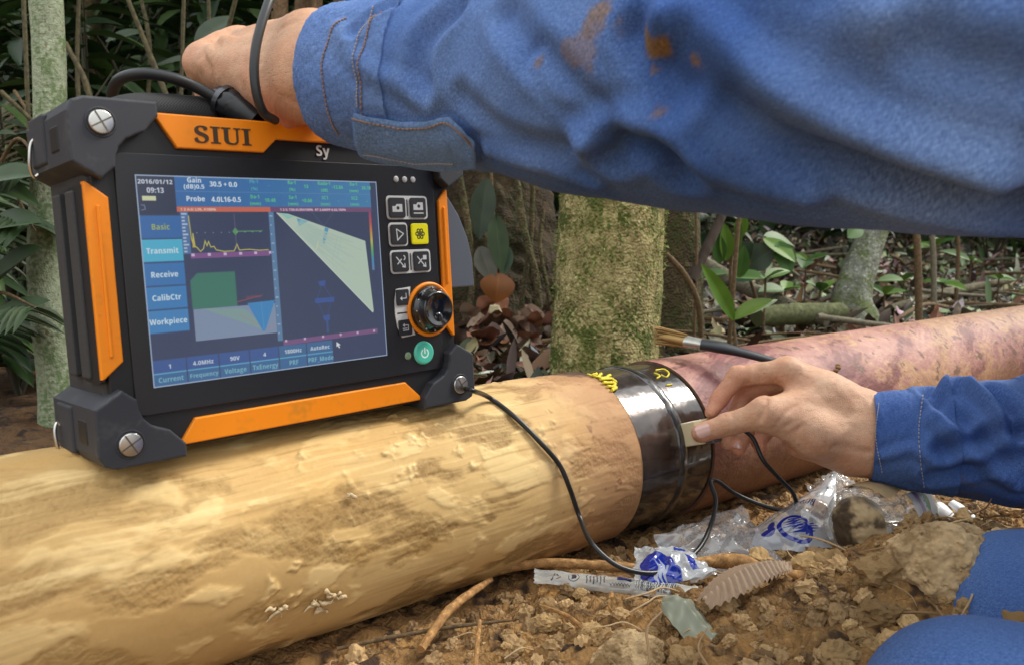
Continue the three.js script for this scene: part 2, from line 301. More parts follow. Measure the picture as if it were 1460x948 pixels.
  for (const [x, y, n, sp] of [[452, 862, 9, 16], [396, 868, 4, 10], [470, 845, 5, 26], [500, 705, 3, 6]]) for (let i = 0; i < n; i++) {
    const [s, a] = pipeST(x + rr(-sp, sp), y + rr(-sp * 0.5, sp * 0.5)), L = rr(0.002, 0.009), q = [];
    for (let k = 0; k < 4; k++) q.push(pipeAt(s + (k - 1.5) * L * rr(0.2, 0.5), a + (k - 1.5) * L * rr(-5, 7), PIPE_R + 0.0008 + rr(-0.0002, 0.0008)));
    curls.push(sweep(q, [0.0004, rr(0.0010, 0.0020), rr(0.0008, 0.0016), 0.0003], { nu: 10, nv: 7, disp: (l, b, f, r) => r * 0.5 * noise(l * 500 + i, b * 2, i) }));
  }
  tag(wpart('mud_curls', merge(curls), std({ color: lin(0.60, 0.46, 0.27), roughness: 0.8 }), pipe), null, null, null, 'stuff');
}

// ---------------------------------------------------------------- flaw detector standing on the pipe
const font = await new FontLoader().loadAsync('fonts/droid/droid_serif_bold.typeface.json');
const sans = await new FontLoader().loadAsync('fonts/droid/droid_sans_bold.typeface.json');
const MM = 0.001, CX = 21, BASE = -109.5;
const devX = dirW(0.73127, 0.09751, 0.67508), devY = dirW(-0.04968, 0.99471, -0.08987), devZ = dirW(0.68028, -0.03218, -0.73225);
const screenAt = dirW(-0.15967, 0.03844, 0.5565).add(V(0, EYE, 0));
const devAt = (x, y, z) => screenAt.clone().addScaledVector(devX, x * MM).addScaledVector(devY, y * MM).addScaledVector(devZ, z * MM);
const device = thing('flaw_detector', devAt(CX, BASE, -36), 'rugged black and orange portable flaw detector with lit screen standing on the pipe', 'flaw detector');
device.quaternion.setFromRotationMatrix(new THREE.Matrix4().makeBasis(devX, devY, devZ));
const D = (g) => g.translate(-CX * MM, -BASE * MM, 36 * MM);                             // millimetres round the screen's centre to the thing's axes
function dpart(name, geo, mat, parent = device, label) {
  D(geo); if (parent !== device) { const p = parent.position; geo.translate(-p.x, -p.y, -p.z); }
  return part(name, geo, mat, parent, label);
}
const shapeOf = (pts) => { const s = new THREE.Shape(); pts.forEach(([x, y], i) => i ? s.lineTo(x * MM, y * MM) : s.moveTo(x * MM, y * MM)); s.closePath(); return s; };
function slab(pts, z0, z1, b = 0.8) {                                                   // bevelled plate between two depths
  const g = new THREE.ExtrudeGeometry(pts instanceof THREE.Shape ? pts : shapeOf(pts), { depth: (z1 - z0 - 2 * b) * MM, bevelEnabled: true, bevelSize: b * MM, bevelThickness: b * MM, bevelOffset: -b * MM, bevelSegments: 3, curveSegments: 10 });
  return g.translate(0, 0, (z0 + b) * MM);
}
function roundRect(x0, y0, x1, y1, r) {
  const s = new THREE.Shape(), a = x0 * MM, b = y0 * MM, c = x1 * MM, d = y1 * MM, q = r * MM;
  s.moveTo(a + q, b); s.lineTo(c - q, b); s.quadraticCurveTo(c, b, c, b + q); s.lineTo(c, d - q); s.quadraticCurveTo(c, d, c - q, d); s.lineTo(a + q, d); s.quadraticCurveTo(a, d, a, d - q); s.lineTo(a, b + q); s.quadraticCurveTo(a, b, a + q, b); return s;
}
const grain = tile(256, 256, (u, v, i, j) => [0.5 + 0.3 * wrapN(u, v, 40, 1) + 0.3 * wrapN(u, v, 90, 2)], false);
const scuff = tile(512, 512, (u, v) => { const n = 0.5 * wrapN(u, v, 7, 3) + 0.4 * wrapN(u, v, 22, 5), k = sstep(0.12, 0.5, n + 0.25 * wrapN(u, v, 50, 6)), b = 0.205 + 0.05 * wrapN(u, v, 5, 9); return mix3([b, b * 1.02, b * 1.08], [0.47, 0.46, 0.45], k * 0.6); });
const dusty = (b, d, k) => tile(512, 512, (u, v) => { const n = sstep(0.05, 0.5, 0.5 * wrapN(u, v, 4, 13) + 0.5 * wrapN(u, v, 13, 14) + 0.4 * wrapN(u, v, 60, 15)), q = sstep(0.42, 0.55, wrapN(u, v, 90, 16) + 0.4 * wrapN(u, v, 9, 17)); return mix3(b, d, clamp(n * k + q * 0.35)); });
const rubber = std({ map: rep(dusty([0.185, 0.195, 0.225], [0.42, 0.40, 0.37], 0.42), 5, 5), roughness: 0.62, bumpMap: rep(grain, 60, 60), bumpScale: 0.00012 });
const caseMat = std({ map: rep(scuff, 9, 9), roughness: 0.6, bumpMap: rep(grain, 50, 50), bumpScale: 0.0001 });
const blackMat = std({ color: lin(0.010, 0.010, 0.012), roughness: 0.5 });
const orange = std({ map: rep(dusty([0.97, 0.555, 0.03], [0.78, 0.50, 0.18], 0.6), 4, 4), roughness: 0.42, bumpMap: rep(grain, 40, 40), bumpScale: 0.00006 });
const steel = std({ color: lin(0.62, 0.6, 0.56), metalness: 1, roughness: 0.28 });

dpart('casing', new RoundedBoxGeometry(266 * MM, 206 * MM, 74 * MM, 4, 5 * MM).translate(CX * MM, -1.5 * MM, -43 * MM), caseMat);
dpart('front_frame', slab(roundRect(-110, -104, 152, 101, 6), -6, -1.2, 1), blackMat);
for (const [x0, x1] of [[-116, -112.5]]) for (const z of [-22, -50]) dpart('side_rail', new RoundedBoxGeometry(5 * MM, 112 * MM, 15 * MM, 3, 1.6 * MM).translate((x0 + 1.5) * MM, 0, z * MM), caseMat);
dpart('side_edge', slab([[-115.2, -58], [-111, -58], [-111, 58], [-115.2, 58]], -30, -2, 1), blackMat);

// corner bumpers
const BUMP = [[92, 107], [92, 98.5], [101, 88.5], [106.5, 86.2], [112, 83.5], [116, 79], [118, 73.5], [118.6, 67.5], [127, 60.5], [143, 70], [143, 98], [139.5, 104.5], [133, 107]];
for (const [sx, sy, scale] of [[-1, 1], [-1, -1], [1, 1], [1, -1]]) {
  const pts = BUMP.map(([u, v]) => [CX + sx * u, sy * v + (sy < 0 ? -1.5 : 0)]);
  const b = dpart('corner_bumper', slab(pts, -80, 7.5, 1.6), rubber);
  const cx = CX + sx * (sx < 0 ? 125 : 127), cy = sy * (sy < 0 ? 94.5 : 92.5);
  const head = new THREE.LatheGeometry([[0, 2.2], [6.2, 2.2], [7, 1.4], [7, -1]].map(([x, y]) => new THREE.Vector2(x * MM, y * MM)), 36).rotateX(Math.PI / 2);
  dpart('screw', head.translate(cx * MM, cy * MM, 7.5 * MM), steel, b);
  const slotG = merge([0.5, 0.5 + Math.PI / 2].map((a) => new THREE.BoxGeometry(13.2 * MM, 0.9 * MM, 0.5 * MM).rotateZ(a)));
  dpart('screw_slot', slotG.translate(cx * MM, cy * MM, 9.75 * MM), std({ color: lin(0.16, 0.14, 0.12), metalness: 0.8, roughness: 0.5 }), b);
  const ring = new THREE.TorusGeometry(8.2 * MM, 0.6 * MM, 8, 40).translate(cx * MM, cy * MM, 7.5 * MM); dpart('screw_collar', ring, rubber, b);
  if (sx < 0) {                                                                        // strap slot and ring on the outer side
    dpart('strap_slot', new RoundedBoxGeometry(3 * MM, 15 * MM, 16 * MM, 3, 1.2 * MM).translate(-121.2 * MM, (sy * 86 - 1) * MM, -18 * MM), blackMat, b);
    const ringPts = [[-121, 86, -58], [-124, 83, -60], [-126, 74, -60], [-126, 66, -61], [-124, 62, -62], [-121, 64, -62]];
    const q = ringPts.map(([x, y, z]) => V((sy < 0 ? x - 1 : x) * MM, (sy > 0 ? y + 6 : -y - 24) * MM, z * MM));
    dpart('strap_ring', sweep(q, 1.1 * MM, { nu: 40, nv: 8 }), steel, b);
    dpart('side_pad', new RoundedBoxGeometry(4 * MM, 30 * MM, 30 * MM, 3, 1.8 * MM).translate(-121.6 * MM, (sy * 88) * MM, -52 * MM), rubber, b);
  }
}
// orange trim
const trim = (pts, z0, z1, l) => dpart('orange_trim', slab(pts, z0, z1, 0.9), orange, device, l);
const topTrim = trim([[-70.5, 101.5], [-70.5, 98.5], [-59, 81], [-2, 81], [7.5, 90], [101, 90], [112.5, 98.5], [112.5, 101.5]], -5, 1.8, 'orange top trim with dark lettering');
trim([[-71, -102], [113, -102], [113, -99], [100, -86.5], [-62, -86.5], [-71, -99]], -5, 1.8);
trim([[-114.5, 59.5], [-113, 59.5], [-101.5, 50.5], [-101.5, -46], [-113, -55.5], [-114.5, -55.5]], -5, 1.2);
trim([[142, 50.5], [149, 59.5], [151, 59.5], [151, -55.5], [149, -55.5], [142, -46]], -5, 1.2);
for (const [x, y0, y1] of [[-108, 46, -43], [146.4, 46, -14]]) dpart('trim_ridge', new RoundedBoxGeometry(2 * MM, Math.abs(y0 - y1) * MM, 2 * MM, 3, 0.9 * MM).translate(x * MM, (y0 + y1) / 2 * MM, 1.5 * MM), orange);
{ // lettering on the top trim: heavy slab-serif capitals, widened
  const t = new TextGeometry('SIUI', { font, size: 10.6 * MM, depth: 0.5 * MM, curveSegments: 5 }); t.computeBoundingBox();
  const b = t.boundingBox, w = b.max.x - b.min.x; t.translate(-b.min.x, -b.min.y, 0).scale(37.5 * MM / w, 1, 1).translate(-48 * MM, 84.8 * MM, 1.8 * MM);
  dpart('lettering', t, std({ color: lin(0.05, 0.03, 0.012), roughness: 0.6 }), topTrim);
  const y = new TextGeometry('Sy', { font: sans, size: 7.4 * MM, depth: 0.4 * MM, curveSegments: 5 }).translate(38 * MM, 81 * MM, -1.0 * MM);
  dpart('lettering', y, std({ color: lin(0.7, 0.7, 0.72), roughness: 0.6 }));
}
// glossy front panel and the screen
const panel = dpart('front_panel', slab(roundRect(-96.5, -80.5, 138.5, 77, 6), -3, 0.4, 0.5), phys({ color: lin(0.014, 0.015, 0.018), roughness: 0.36, clearcoat: 0.25, clearcoatRoughness: 0.25, bumpMap: rep(grain, 40, 40), bumpScale: 0.00004 }));
const screenTex = canvas(640, 480, (g) => {
  const W = 1024, H = 768; g.scale(0.625, 0.625);
  const X = (u) => u * W, Y = (v) => v * H, box = (u0, v0, u1, v1, c) => { g.fillStyle = c; g.fillRect(X(u0), Y(v0), X(u1 - u0), Y(v1 - v0)); };
  const poly = (pts, c) => { g.fillStyle = c; g.beginPath(); pts.forEach(([u, v], i) => i ? g.lineTo(X(u), Y(v)) : g.moveTo(X(u), Y(v))); g.closePath(); g.fill(); };
  const line = (pts, c, w = 2) => { g.strokeStyle = c; g.lineWidth = w; g.beginPath(); pts.forEach(([u, v], i) => i ? g.lineTo(X(u), Y(v)) : g.moveTo(X(u), Y(v))); g.stroke(); };
  const word = (t, u, v, s, c, al = 'center', b = 'bold ') => { g.fillStyle = c; g.font = b + s + 'px sans-serif'; g.textAlign = al; g.textBaseline = 'middle'; g.fillText(t, X(u), Y(v)); };
  box(0, 0, 1, 1, '#2c3a5e'); box(0.146, 0.17, 0.955, 0.865, '#2e3b5c');
  box(0, 0, 0.136, 0.185, '#1f2a48'); word('2016/01/12', 0.068, 0.032, 24, '#dfe5ef'); word('09:13', 0.066, 0.072, 25, '#dfe5ef'); box(0.018, 0.098, 0.066, 0.12, '#d9dcae'); line([[0.012, 0.14], [0.024, 0.142], [0.026, 0.16], [0.012, 0.165]], '#7d8fae', 3);
  const blue = g.createLinearGradient(0, 0, W, 0); blue.addColorStop(0, '#2a67ac'); blue.addColorStop(1, '#3f83b4');
  g.fillStyle = blue; g.fillRect(X(0.136), 0, X(0.83), Y(0.147)); box(0.136, 0.072, 0.966, 0.075, '#5b8fc0'); line([[0.298, 0], [0.298, 0.147]], '#4f86bb', 2);
  word('Gain', 0.208, 0.02, 25, '#e5edf5'); word('(dB)0.5', 0.206, 0.05, 24, '#e5edf5'); word('30.5 + 0.0', 0.33 - 0.012, 0.036, 25, '#eef2f6'); word('Probe', 0.208, 0.11, 26, '#e9eff6'); word('4.0L16-0.5', 0.325, 0.112, 25, '#eef2f6');
  for (const [u, v, a, b, n, c] of [[0.44, 0.036, 'Pk-1', '(%)', '-', '#57b3c0'], [0.44, 0.112, 'Da-1', '(mm)', '10.48', '#5fd08a'], [0.6, 0.036, 'Ra-1', '(%)', '13', '#5fcf90'], [0.6, 0.112, 'Sa-1', '(mm)', '+0.66', '#5fd08a'], [0.745, 0.036, 'Rada-1', '(dB)', '-12.84', '#5fcf90'], [0.745, 0.112, 'SC1', '(mm)', '-', '#5ec9a0'], [0.885, 0.036, 'Da-1', '(mm)', '26.18', '#5fcf90'], [0.885, 0.112, 'SC2', '(mm)', '-', '#5ec9a0']]) { word(a, u, v - 0.017, 19, c); word(b, u, v + 0.017, 18, c); word(n, u + 0.062, v, 19, c); }
  box(0.136, 0.147, 0.5, 0.172, '#d46a52'); word('1 2 A-S: L35, A100%', 0.215, 0.16, 15, '#efd9c9'); box(0.5, 0.147, 0.966, 0.172, '#764a72'); word('1 2 S: T30.0L35A100%  RT 2.6MPP 0.02,150%', 0.69, 0.16, 15, '#e6d3de');
  for (const [i, t, c] of [[0, 'Basic', '#2a69ad'], [1, 'Transmit', '#49b7d9'], [2, 'Receive', '#2f76b8'], [3, 'CalibCtr', '#3380c0'], [4, 'Workpiece', '#3a86c3']]) { const v = 0.19 + i * 0.112; box(0, v, 0.146, v + 0.108, c); box(0, v + 0.104, 0.146, v + 0.108, '#2b5c94'); word(t, 0.073, v + 0.054, 27, i ? '#dbe9f2' : '#a9b45e'); }
  // A-scan
  box(0.146, 0.172, 0.175, 0.375, '#4f74a8'); for (let k = 0; k < 12; k++) box(0.15, 0.178 + k * 0.0165, 0.15 + (k % 3 ? 0.012 : 0.02), 0.186 + k * 0.0165, '#b9cbe2');
  const as = [[0.176, 0.19], [0.18, 0.30], [0.184, 0.325], [0.187, 0.275], [0.191, 0.34], [0.198, 0.345], [0.21, 0.365], [0.222, 0.352], [0.23, 0.315], [0.236, 0.338], [0.243, 0.318], [0.25, 0.345], [0.262, 0.342], [0.27, 0.36], [0.3, 0.368], [0.34, 0.367], [0.352, 0.334], [0.36, 0.364], [0.4, 0.362], [0.44, 0.368], [0.48, 0.367]];
  poly([[0.181, 0.345], [0.188, 0.285], [0.194, 0.345]], '#c9ab3f'); line(as, '#c9bf5a', 4); line([[0.35, 0.18], [0.35, 0.36]], '#8a6a86', 2); line([[0.35, 0.27], [0.46, 0.27]], '#5f9d66', 4); poly([[0.338, 0.27], [0.35, 0.25], [0.362, 0.27], [0.35, 0.29]], '#5b9a5e'); for (let k = 0; k < 9; k++) box(0.2 + k * 0.031, 0.272, 0.204 + k * 0.031, 0.276, '#a9b6cc');
  box(0.172, 0.372, 0.485, 0.398, '#84528f'); for (let k = 0; k < 6; k++) box(0.175 + k * 0.061, 0.374, 0.187 + k * 0.061, 0.388, '#d6bfe0');
  // workpiece drawing
  poly([[0.163, 0.505], [0.19, 0.47], [0.335, 0.47], [0.335, 0.645], [0.163, 0.645]], '#377a66'); box(0.165, 0.645, 0.49, 0.80, '#8496b2'); poly([[0.2, 0.645], [0.36, 0.66], [0.45, 0.775], [0.43, 0.775]], '#84a3a0'); line([[0.34, 0.69], [0.45, 0.775], [0.5, 0.75]], '#a58a98', 3);
  line([[0.335, 0.625], [0.44, 0.6]], '#93454f', 4); word('-20.00mm', 0.4, 0.603, 14, '#93454f'); poly([[0.375, 0.635], [0.49, 0.63], [0.44, 0.785], [0.43, 0.785]], '#3289c6'); line([[0.432, 0.635], [0.436, 0.785]], '#5b9fd0', 2);
  // sector scan
  box(0.49, 0.172, 0.512, 0.845, '#5b83ab'); for (let k = 0; k < 14; k++) box(0.494, 0.19 + k * 0.047, 0.494 + (k % 3 ? 0.006 : 0.012), 0.196 + k * 0.047, '#a8c0d6');
  poly([[0.525, 0.176], [0.575, 0.182], [0.925, 0.335], [0.945, 0.735], [0.94, 0.745]], '#bcd0bd'); line([[0.525, 0.176], [0.94, 0.742]], '#d5e2cf', 4);
  poly([[0.54, 0.178], [0.60, 0.196], [0.57, 0.21]], '#8fd0c0'); poly([[0.61, 0.205], [0.66, 0.222], [0.618, 0.25]], '#7fb8c4'); poly([[0.612, 0.205], [0.626, 0.212], [0.62, 0.236]], '#579fc0'); poly([[0.735, 0.255], [0.752, 0.262], [0.728, 0.345], [0.718, 0.335]], '#4f9cc4'); line([[0.73, 0.30], [0.724, 0.34]], '#2f79b2', 4); for (let q = 0; q < 26; q++) { const a = 0.37 + q * 0.0165, r0 = 0.1 + 0.02 * (q * 7 % 5), r1 = r0 + 0.08 + 0.03 * (q * 5 % 7); line([[0.525 + r0 * Math.cos(a), 0.176 + r0 * Math.sin(a) * 1.2], [0.525 + r1 * Math.cos(a), 0.176 + r1 * Math.sin(a) * 1.2]], q % 3 ? '#b2c8b6' : '#a9c6c0', 3); }
  for (const k of [0.79, 0.81]) line([[k, 0.31], [k - 0.03, 0.43]], '#a9c3bb', 2); line([[0.70, 0.33], [0.69, 0.37]], '#dfd9a2', 3); line([[0.68, 0.172], [0.73, 0.25], [0.78, 0.172]], '#4a5f93', 2);
  for (const [u, v] of [[0.705, 0.56], [0.715, 0.75]]) poly([[u - 0.02, v - 0.012], [u + 0.016, v - 0.018], [u + 0.012, v + 0.014], [u - 0.012, v + 0.012]], '#31539c'); line([[0.70, 0.57], [0.675, 0.645], [0.705, 0.745]], '#34528f', 3); line([[0.71, 0.57], [0.745, 0.645], [0.715, 0.745]], '#34528f', 3); box(0.665, 0.638, 0.755, 0.665, '#31539c'); box(0.71, 0.76, 0.72, 0.83, '#34528f');
  const bar = g.createLinearGradient(0, Y(0.172), 0, Y(0.5)); ['#a03f6a', '#c2484a', '#d28a3e', '#c7c24c', '#5fae5f', '#3f8fc0', '#5d86b5'].forEach((c, i) => bar.addColorStop(i / 6, c)); g.fillStyle = bar; g.fillRect(X(0.951), Y(0.172), X(0.012), Y(0.33));
  poly([[0.513, 0.846], [0.958, 0.836], [0.958, 0.862], [0.513, 0.872]], '#7c5183'); for (let k = 0; k < 6; k++) box(0.52 + k * 0.083, 0.842, 0.53 + k * 0.083, 0.855, '#cdb6d2');
  const cells = [['1', 'Current'], ['4.0MHz', 'Frequency'], ['90V', 'Voltage'], ['4', 'TxEnergy'], ['1800Hz', 'PRF'], ['AutoRec', 'PRF_Mode']];
  cells.forEach(([a, b], k) => { const u = 0.004 + k * 0.122; box(u, 0.872, u + 0.118, 0.936, k < 4 ? '#31579a' : '#38699a'); box(u, 0.94, u + 0.118, 1, '#33689c'); box(u, 0.933, u + 0.118, 0.94, '#58a9cf'); word(a, u + 0.06, 0.906, 23, '#d5deea'); word(b, u + 0.06, 0.968, b.length > 8 ? 22 : 25, '#7fbccb'); });
  poly([[0.752, 0.885], [0.772, 0.905], [0.762, 0.906], [0.768, 0.92], [0.762, 0.922], [0.757, 0.909], [0.75, 0.914]], '#e8edf2');
  g.strokeStyle = '#9fb2cc'; g.lineWidth = 5; g.strokeRect(2, 2, W - 4, H - 4);
});
const screenMat = phys({ color: lin(0.045, 0.05, 0.06), roughness: 0.34, emissive: lin(1, 1, 1), emissiveMap: screenTex, emissiveIntensity: 0.5 });
dpart('screen', new THREE.PlaneGeometry(171 * MM, 128.4 * MM).translate(0, 0, 0.75 * MM), screenMat, device, 'lit screen with blue menus and a pale wedge-shaped scan');

// keys: pale outlined frames with a dark cap and a printed symbol on each
const white = std({ color: lin(0.62, 0.63, 0.64), roughness: 0.5 });
function key(x, y, w, h, r, draw, yellowKey) {
  const k = dpart('key', slab(roundRect(x - w / 2, y - h / 2, x + w / 2, y + h / 2, r), 0.5, 1.7, 0.3), yellowKey ? std({ color: lin(0.85, 0.80, 0.0), roughness: 0.4 }) : std({ color: lin(0.025, 0.027, 0.032), roughness: 0.45 }), device, yellowKey ? 'yellow key with star symbol' : undefined);
  const t = canvas(96, 96, (g) => { g.fillStyle = yellowKey ? '#efe800' : '#2b2d32'; g.fillRect(0, 0, 96, 96); g.strokeStyle = g.fillStyle = yellowKey ? '#4a4a10' : '#c9ccd0'; g.lineWidth = 7; g.lineJoin = g.lineCap = 'round'; draw(g); });
  dpart('symbol', new THREE.PlaneGeometry((w - 2.2) * MM, (h - 2.2) * MM).translate(x * MM, y * MM, 1.78 * MM), std({ map: t, roughness: 0.45 }), k);
}
const frameK = (x0, y0, x1, y1, r) => dpart('key_frame', slab(roundRect(x0, y0, x1, y1, r), -1, 0.8, 0.2), white);
const L = (g, ...q) => { g.beginPath(); q.forEach(([x, y], i) => i ? g.lineTo(x, y) : g.moveTo(x, y)); };
const cam = (g) => { L(g, [14, 40], [34, 40], [44, 28], [82, 28], [82, 72], [14, 72]); g.closePath(); g.fill(); g.fillStyle = '#2b2d32'; g.beginPath(); g.arc(52, 50, 10, 0, 7); g.fill(); };
frameK(93, 36.5, 131, 54.2, 3.4); frameK(93.5, 16.4, 110.8, 34.2, 3.4); frameK(93.5, -4.2, 131.2, 13.6, 3.4);
dpart('key_divider', slab(roundRect(111.4, 39, 112.4, 51.5, 0.4), 0.6, 1.0, 0.1), blackMat); dpart('key_divider', slab(roundRect(111.6, -2, 112.6, 11, 0.4), 0.6, 1.0, 0.1), blackMat);
key(102.2, 45.3, 15, 15, 2.4, (g) => { cam(g); });
key(121.6, 45.4, 15, 15, 2.4, (g) => { g.save(); g.translate(0, -10); cam(g); g.restore(); g.fillStyle = '#c9ccd0'; g.fillRect(14, 76, 70, 7); });
key(102.2, 25.3, 14.6, 15, 2.4, (g) => { L(g, [32, 18], [80, 44], [36, 80]); g.closePath(); g.stroke(); });
key(121.8, 25.4, 16, 15.8, 2.4, (g) => { for (let k = 0; k < 6; k++) { const a = k * Math.PI / 3; g.beginPath(); g.arc(48 + 20 * Math.cos(a), 48 + 20 * Math.sin(a), 8, 0, 7); g.stroke(); } g.beginPath(); g.arc(48, 48, 9, 0, 7); g.fill(); }, true);
const arrowSym = (g) => { L(g, [20, 22], [70, 78]); g.stroke(); L(g, [26, 60], [52, 34]); g.stroke(); L(g, [58, 76], [76, 80], [74, 60]); g.stroke(); };
key(102.4, 4.8, 15, 15, 2.4, (g) => { arrowSym(g); g.beginPath(); g.arc(66, 26, 12, -1.2, 1.2); g.stroke(); });
key(121.9, 4.6, 15, 15, 2.4, (g) => { arrowSym(g); g.fillRect(58, 14, 26, 26); });
{ // curved pair beside the dial
  const f = new THREE.Shape(), pts = [[97, -15.5], [110.5, -14.5], [109, -23], [108.4, -32], [109.5, -41.5], [112.5, -51.5], [100, -52.5], [96.2, -44], [94.8, -34], [95.2, -24]];
  f.moveTo(pts[0][0] * MM, pts[0][1] * MM); pts.slice(1).forEach(([x, y]) => f.lineTo(x * MM, y * MM)); f.closePath(); dpart('key_frame', slab(f, -1, 0.8, 0.2), white);
  dpart('key_divider', slab(roundRect(96.8, -34.2, 107, -33.2, 0.4), 0.6, 1.0, 0.1), blackMat);
  key(102.3, -22, 11.6, 12, 1.6, (g) => { L(g, [78, 20], [78, 56], [24, 56]); g.stroke(); L(g, [40, 38], [20, 56], [40, 74]); g.closePath(); g.fill(); });
  key(103.2, -45, 12, 12, 1.6, (g) => { L(g, [30, 30], [72, 30], [72, 68], [24, 68]); g.stroke(); L(g, [40, 14], [20, 30], [40, 46]); g.closePath(); g.fill(); L(g, [22, 54], [60, 54]); g.stroke(); });
}
{ // jog dial with an orange ring
  const at = [127, -33];
  dpart('dial_ring', new THREE.TorusGeometry(19.6 * MM, 1.7 * MM, 10, 56).translate(at[0] * MM, at[1] * MM, 1.2 * MM), orange);
  const prof = [[0, 10.2], [6, 10.6], [10.5, 12.4], [12.2, 13.6], [13.2, 13.6], [14.2, 12.6], [15, 8], [17.2, 6], [18.2, 4.6], [18.4, 0]].map(([x, y]) => new THREE.Vector2(x * MM, y * MM));
  const dial = dpart('dial', new THREE.LatheGeometry(prof, 56).rotateX(Math.PI / 2).translate(at[0] * MM, at[1] * MM, 0), phys({ color: lin(0.008, 0.008, 0.009), roughness: 0.18, clearcoat: 0.8, clearcoatRoughness: 0.08 }));
  dpart('finger_dimple', new THREE.SphereGeometry(4.2 * MM, 20, 12).scale(1, 1, 0.35).translate((at[0] + 1) * MM, (at[1] - 6.5) * MM, 11 * MM), phys({ color: lin(0.012, 0.012, 0.013), roughness: 0.1, clearcoat: 1 }), dial);
  const dots = []; for (let k = 0; k < 12; k++) { const a = k * Math.PI / 6; dots.push(new THREE.SphereGeometry(0.7 * MM, 8, 6).translate((at[0] + 16.4 * Math.cos(a)) * MM, (at[1] + 16.4 * Math.sin(a)) * MM, 6.9 * MM)); }
  dpart('dial_dots', merge(dots), std({ color: lin(0.45, 0.45, 0.45), roughness: 0.5 }), dial);
}
{ // power key and lamps
  const t = canvas(128, 128, (g) => { g.fillStyle = '#4fc8b0'; g.fillRect(0, 0, 128, 128); g.strokeStyle = '#e9fbf4'; g.lineWidth = 10; g.lineCap = 'round'; g.beginPath(); g.arc(64, 66, 28, -0.9, Math.PI + 0.9); g.stroke(); L(g, [64, 32], [64, 66]); g.stroke(); });
  const pk = dpart('power_key', new THREE.LatheGeometry([[0, 1.9], [7.6, 1.9], [8.8, 1.4], [9.2, 0]].map(([x, y]) => new THREE.Vector2(x * MM, y * MM)), 40).rotateX(Math.PI / 2).translate(119.3 * MM, -66 * MM, 0.4 * MM), std({ color: lin(0.12, 0.62, 0.48), roughness: 0.4 }), device, 'round turquoise power key');
  dpart('symbol', new THREE.CircleGeometry(7.4 * MM, 36).translate(119.3 * MM, -66 * MM, 2.4 * MM), std({ map: t, roughness: 0.4 }), pk);
  dpart('indicator', new THREE.SphereGeometry(3 * MM, 16, 10).scale(1, 1, 0.4).translate(104.5 * MM, -66.8 * MM, 0.5 * MM), std({ color: lin(0.22, 0.32, 0.2), roughness: 0.3 }));
  for (const x of [103.4, 111.2, 119]) dpart('indicator', new THREE.SphereGeometry(2.4 * MM, 16, 10).scale(1, 1, 0.35).translate(x * MM, 66.6 * MM, 0.5 * MM), std({ color: lin(0.5, 0.5, 0.52), roughness: 0.4 }));
}
{ // padded carrying handle over the top, bracket, and the grey wing on the right
  const mesh = tile(128, 128, (u, v, i, j) => { const k = (Math.sin(u * 50) * Math.sin(v * 50) > 0.1) ? 0.24 : 0.1; return [k, k, k * 1.05]; });
  const hp = [[-84, 97, -46], [-82, 105, -47], [-66, 111.5, -48], [-20, 114, -48], [40, 114, -48], [92, 111.5, -48], [110, 105, -47], [112, 97, -46]].map(([x, y, z]) => V(x * MM, y * MM, z * MM));
  dpart('handle', sweep(hp, [0.009, 0.0095, 0.0105, 0.0105, 0.0105, 0.0105, 0.0095, 0.009], { nu: 90, nv: 20, squash: 0.72, up: V(0, 0.2, 1) }), std({ map: rep(mesh, 60, 60), roughness: 0.75 }));
  for (const x of [-84, 112]) dpart('handle_mount', new RoundedBoxGeometry(26 * MM, 10 * MM, 34 * MM, 3, 3 * MM).translate(x * MM, 102 * MM, -46 * MM), blackMat);
  dpart('top_cover', new RoundedBoxGeometry(150 * MM, 6 * MM, 46 * MM, 3, 2 * MM).translate(20 * MM, 102.5 * MM, -42 * MM), blackMat);
  const w = new THREE.Shape(); [[150, 60], [156, 54], [166, 40], [174, 22], [178, 4], [178.5, -18], [150, -18]].forEach(([x, y], i) => i ? w.lineTo(x * MM, y * MM) : w.moveTo(x * MM, y * MM)); w.closePath();
  dpart('side_wing', slab(w, -30, -4, 1), std({ color: lin(0.095, 0.11, 0.145), roughness: 0.5 }));
}

// ---------------------------------------------------------------- person kneeling beside the pipe: left hand on the detector, right hand with the probe
const person = thing('person', V(0.42, 0, -0.44), 'person in blue denim kneeling at the pipe with hands on the detector and probe', 'person');
// denim: worn indigo twill with pale slubs
const denimTile = tile(512, 512, (u, v, i, j) => {
  const tw = ((i + j) % 4 < 2 ? 0.035 : -0.035), n = 0.12 * wrapN(u, v, 5, 1) + 0.3 * wrapN(u, v, 24, 2) + 0.55 * wrapN(u, v, 60, 3) + 0.5 * wrapN(u, v, 120, 4), slub = 0.19 * wrapA(u, v, 44, 170, 8) + 0.21 * wrapA(u, v, 170, 60, 5) + 0.10 * wrapN(u, v, 230, 2);
  const k = n * 0.10 + tw * 0.6 + slub; return [0.72 + k, 0.74 + k * 0.9, 0.78 + k * 0.72];
});
const denimBump = tile(256, 256, (u, v, i, j) => [0.5 + 0.25 * (((i + j) % 8) < 4 ? 1 : -1) + 0.4 * wrapN(u, v, 30, 3)], false);
const denim = std({ map: rep(denimTile, 9, 9), vertexColors: true, roughness: 0.92, bumpMap: rep(denimBump, 60, 60), bumpScale: 0.00008, side: THREE.DoubleSide });
const INDIGO = [0.09, 0.22, 0.60], FADED = [0.33, 0.51, 0.88], DEEP = [0.045, 0.115, 0.40];
const thread = std({ color: lin(0.34, 0.33, 0.36), roughness: 0.8 }), rust = std({ color: lin(0.30, 0.17, 0.10), roughness: 0.8 });

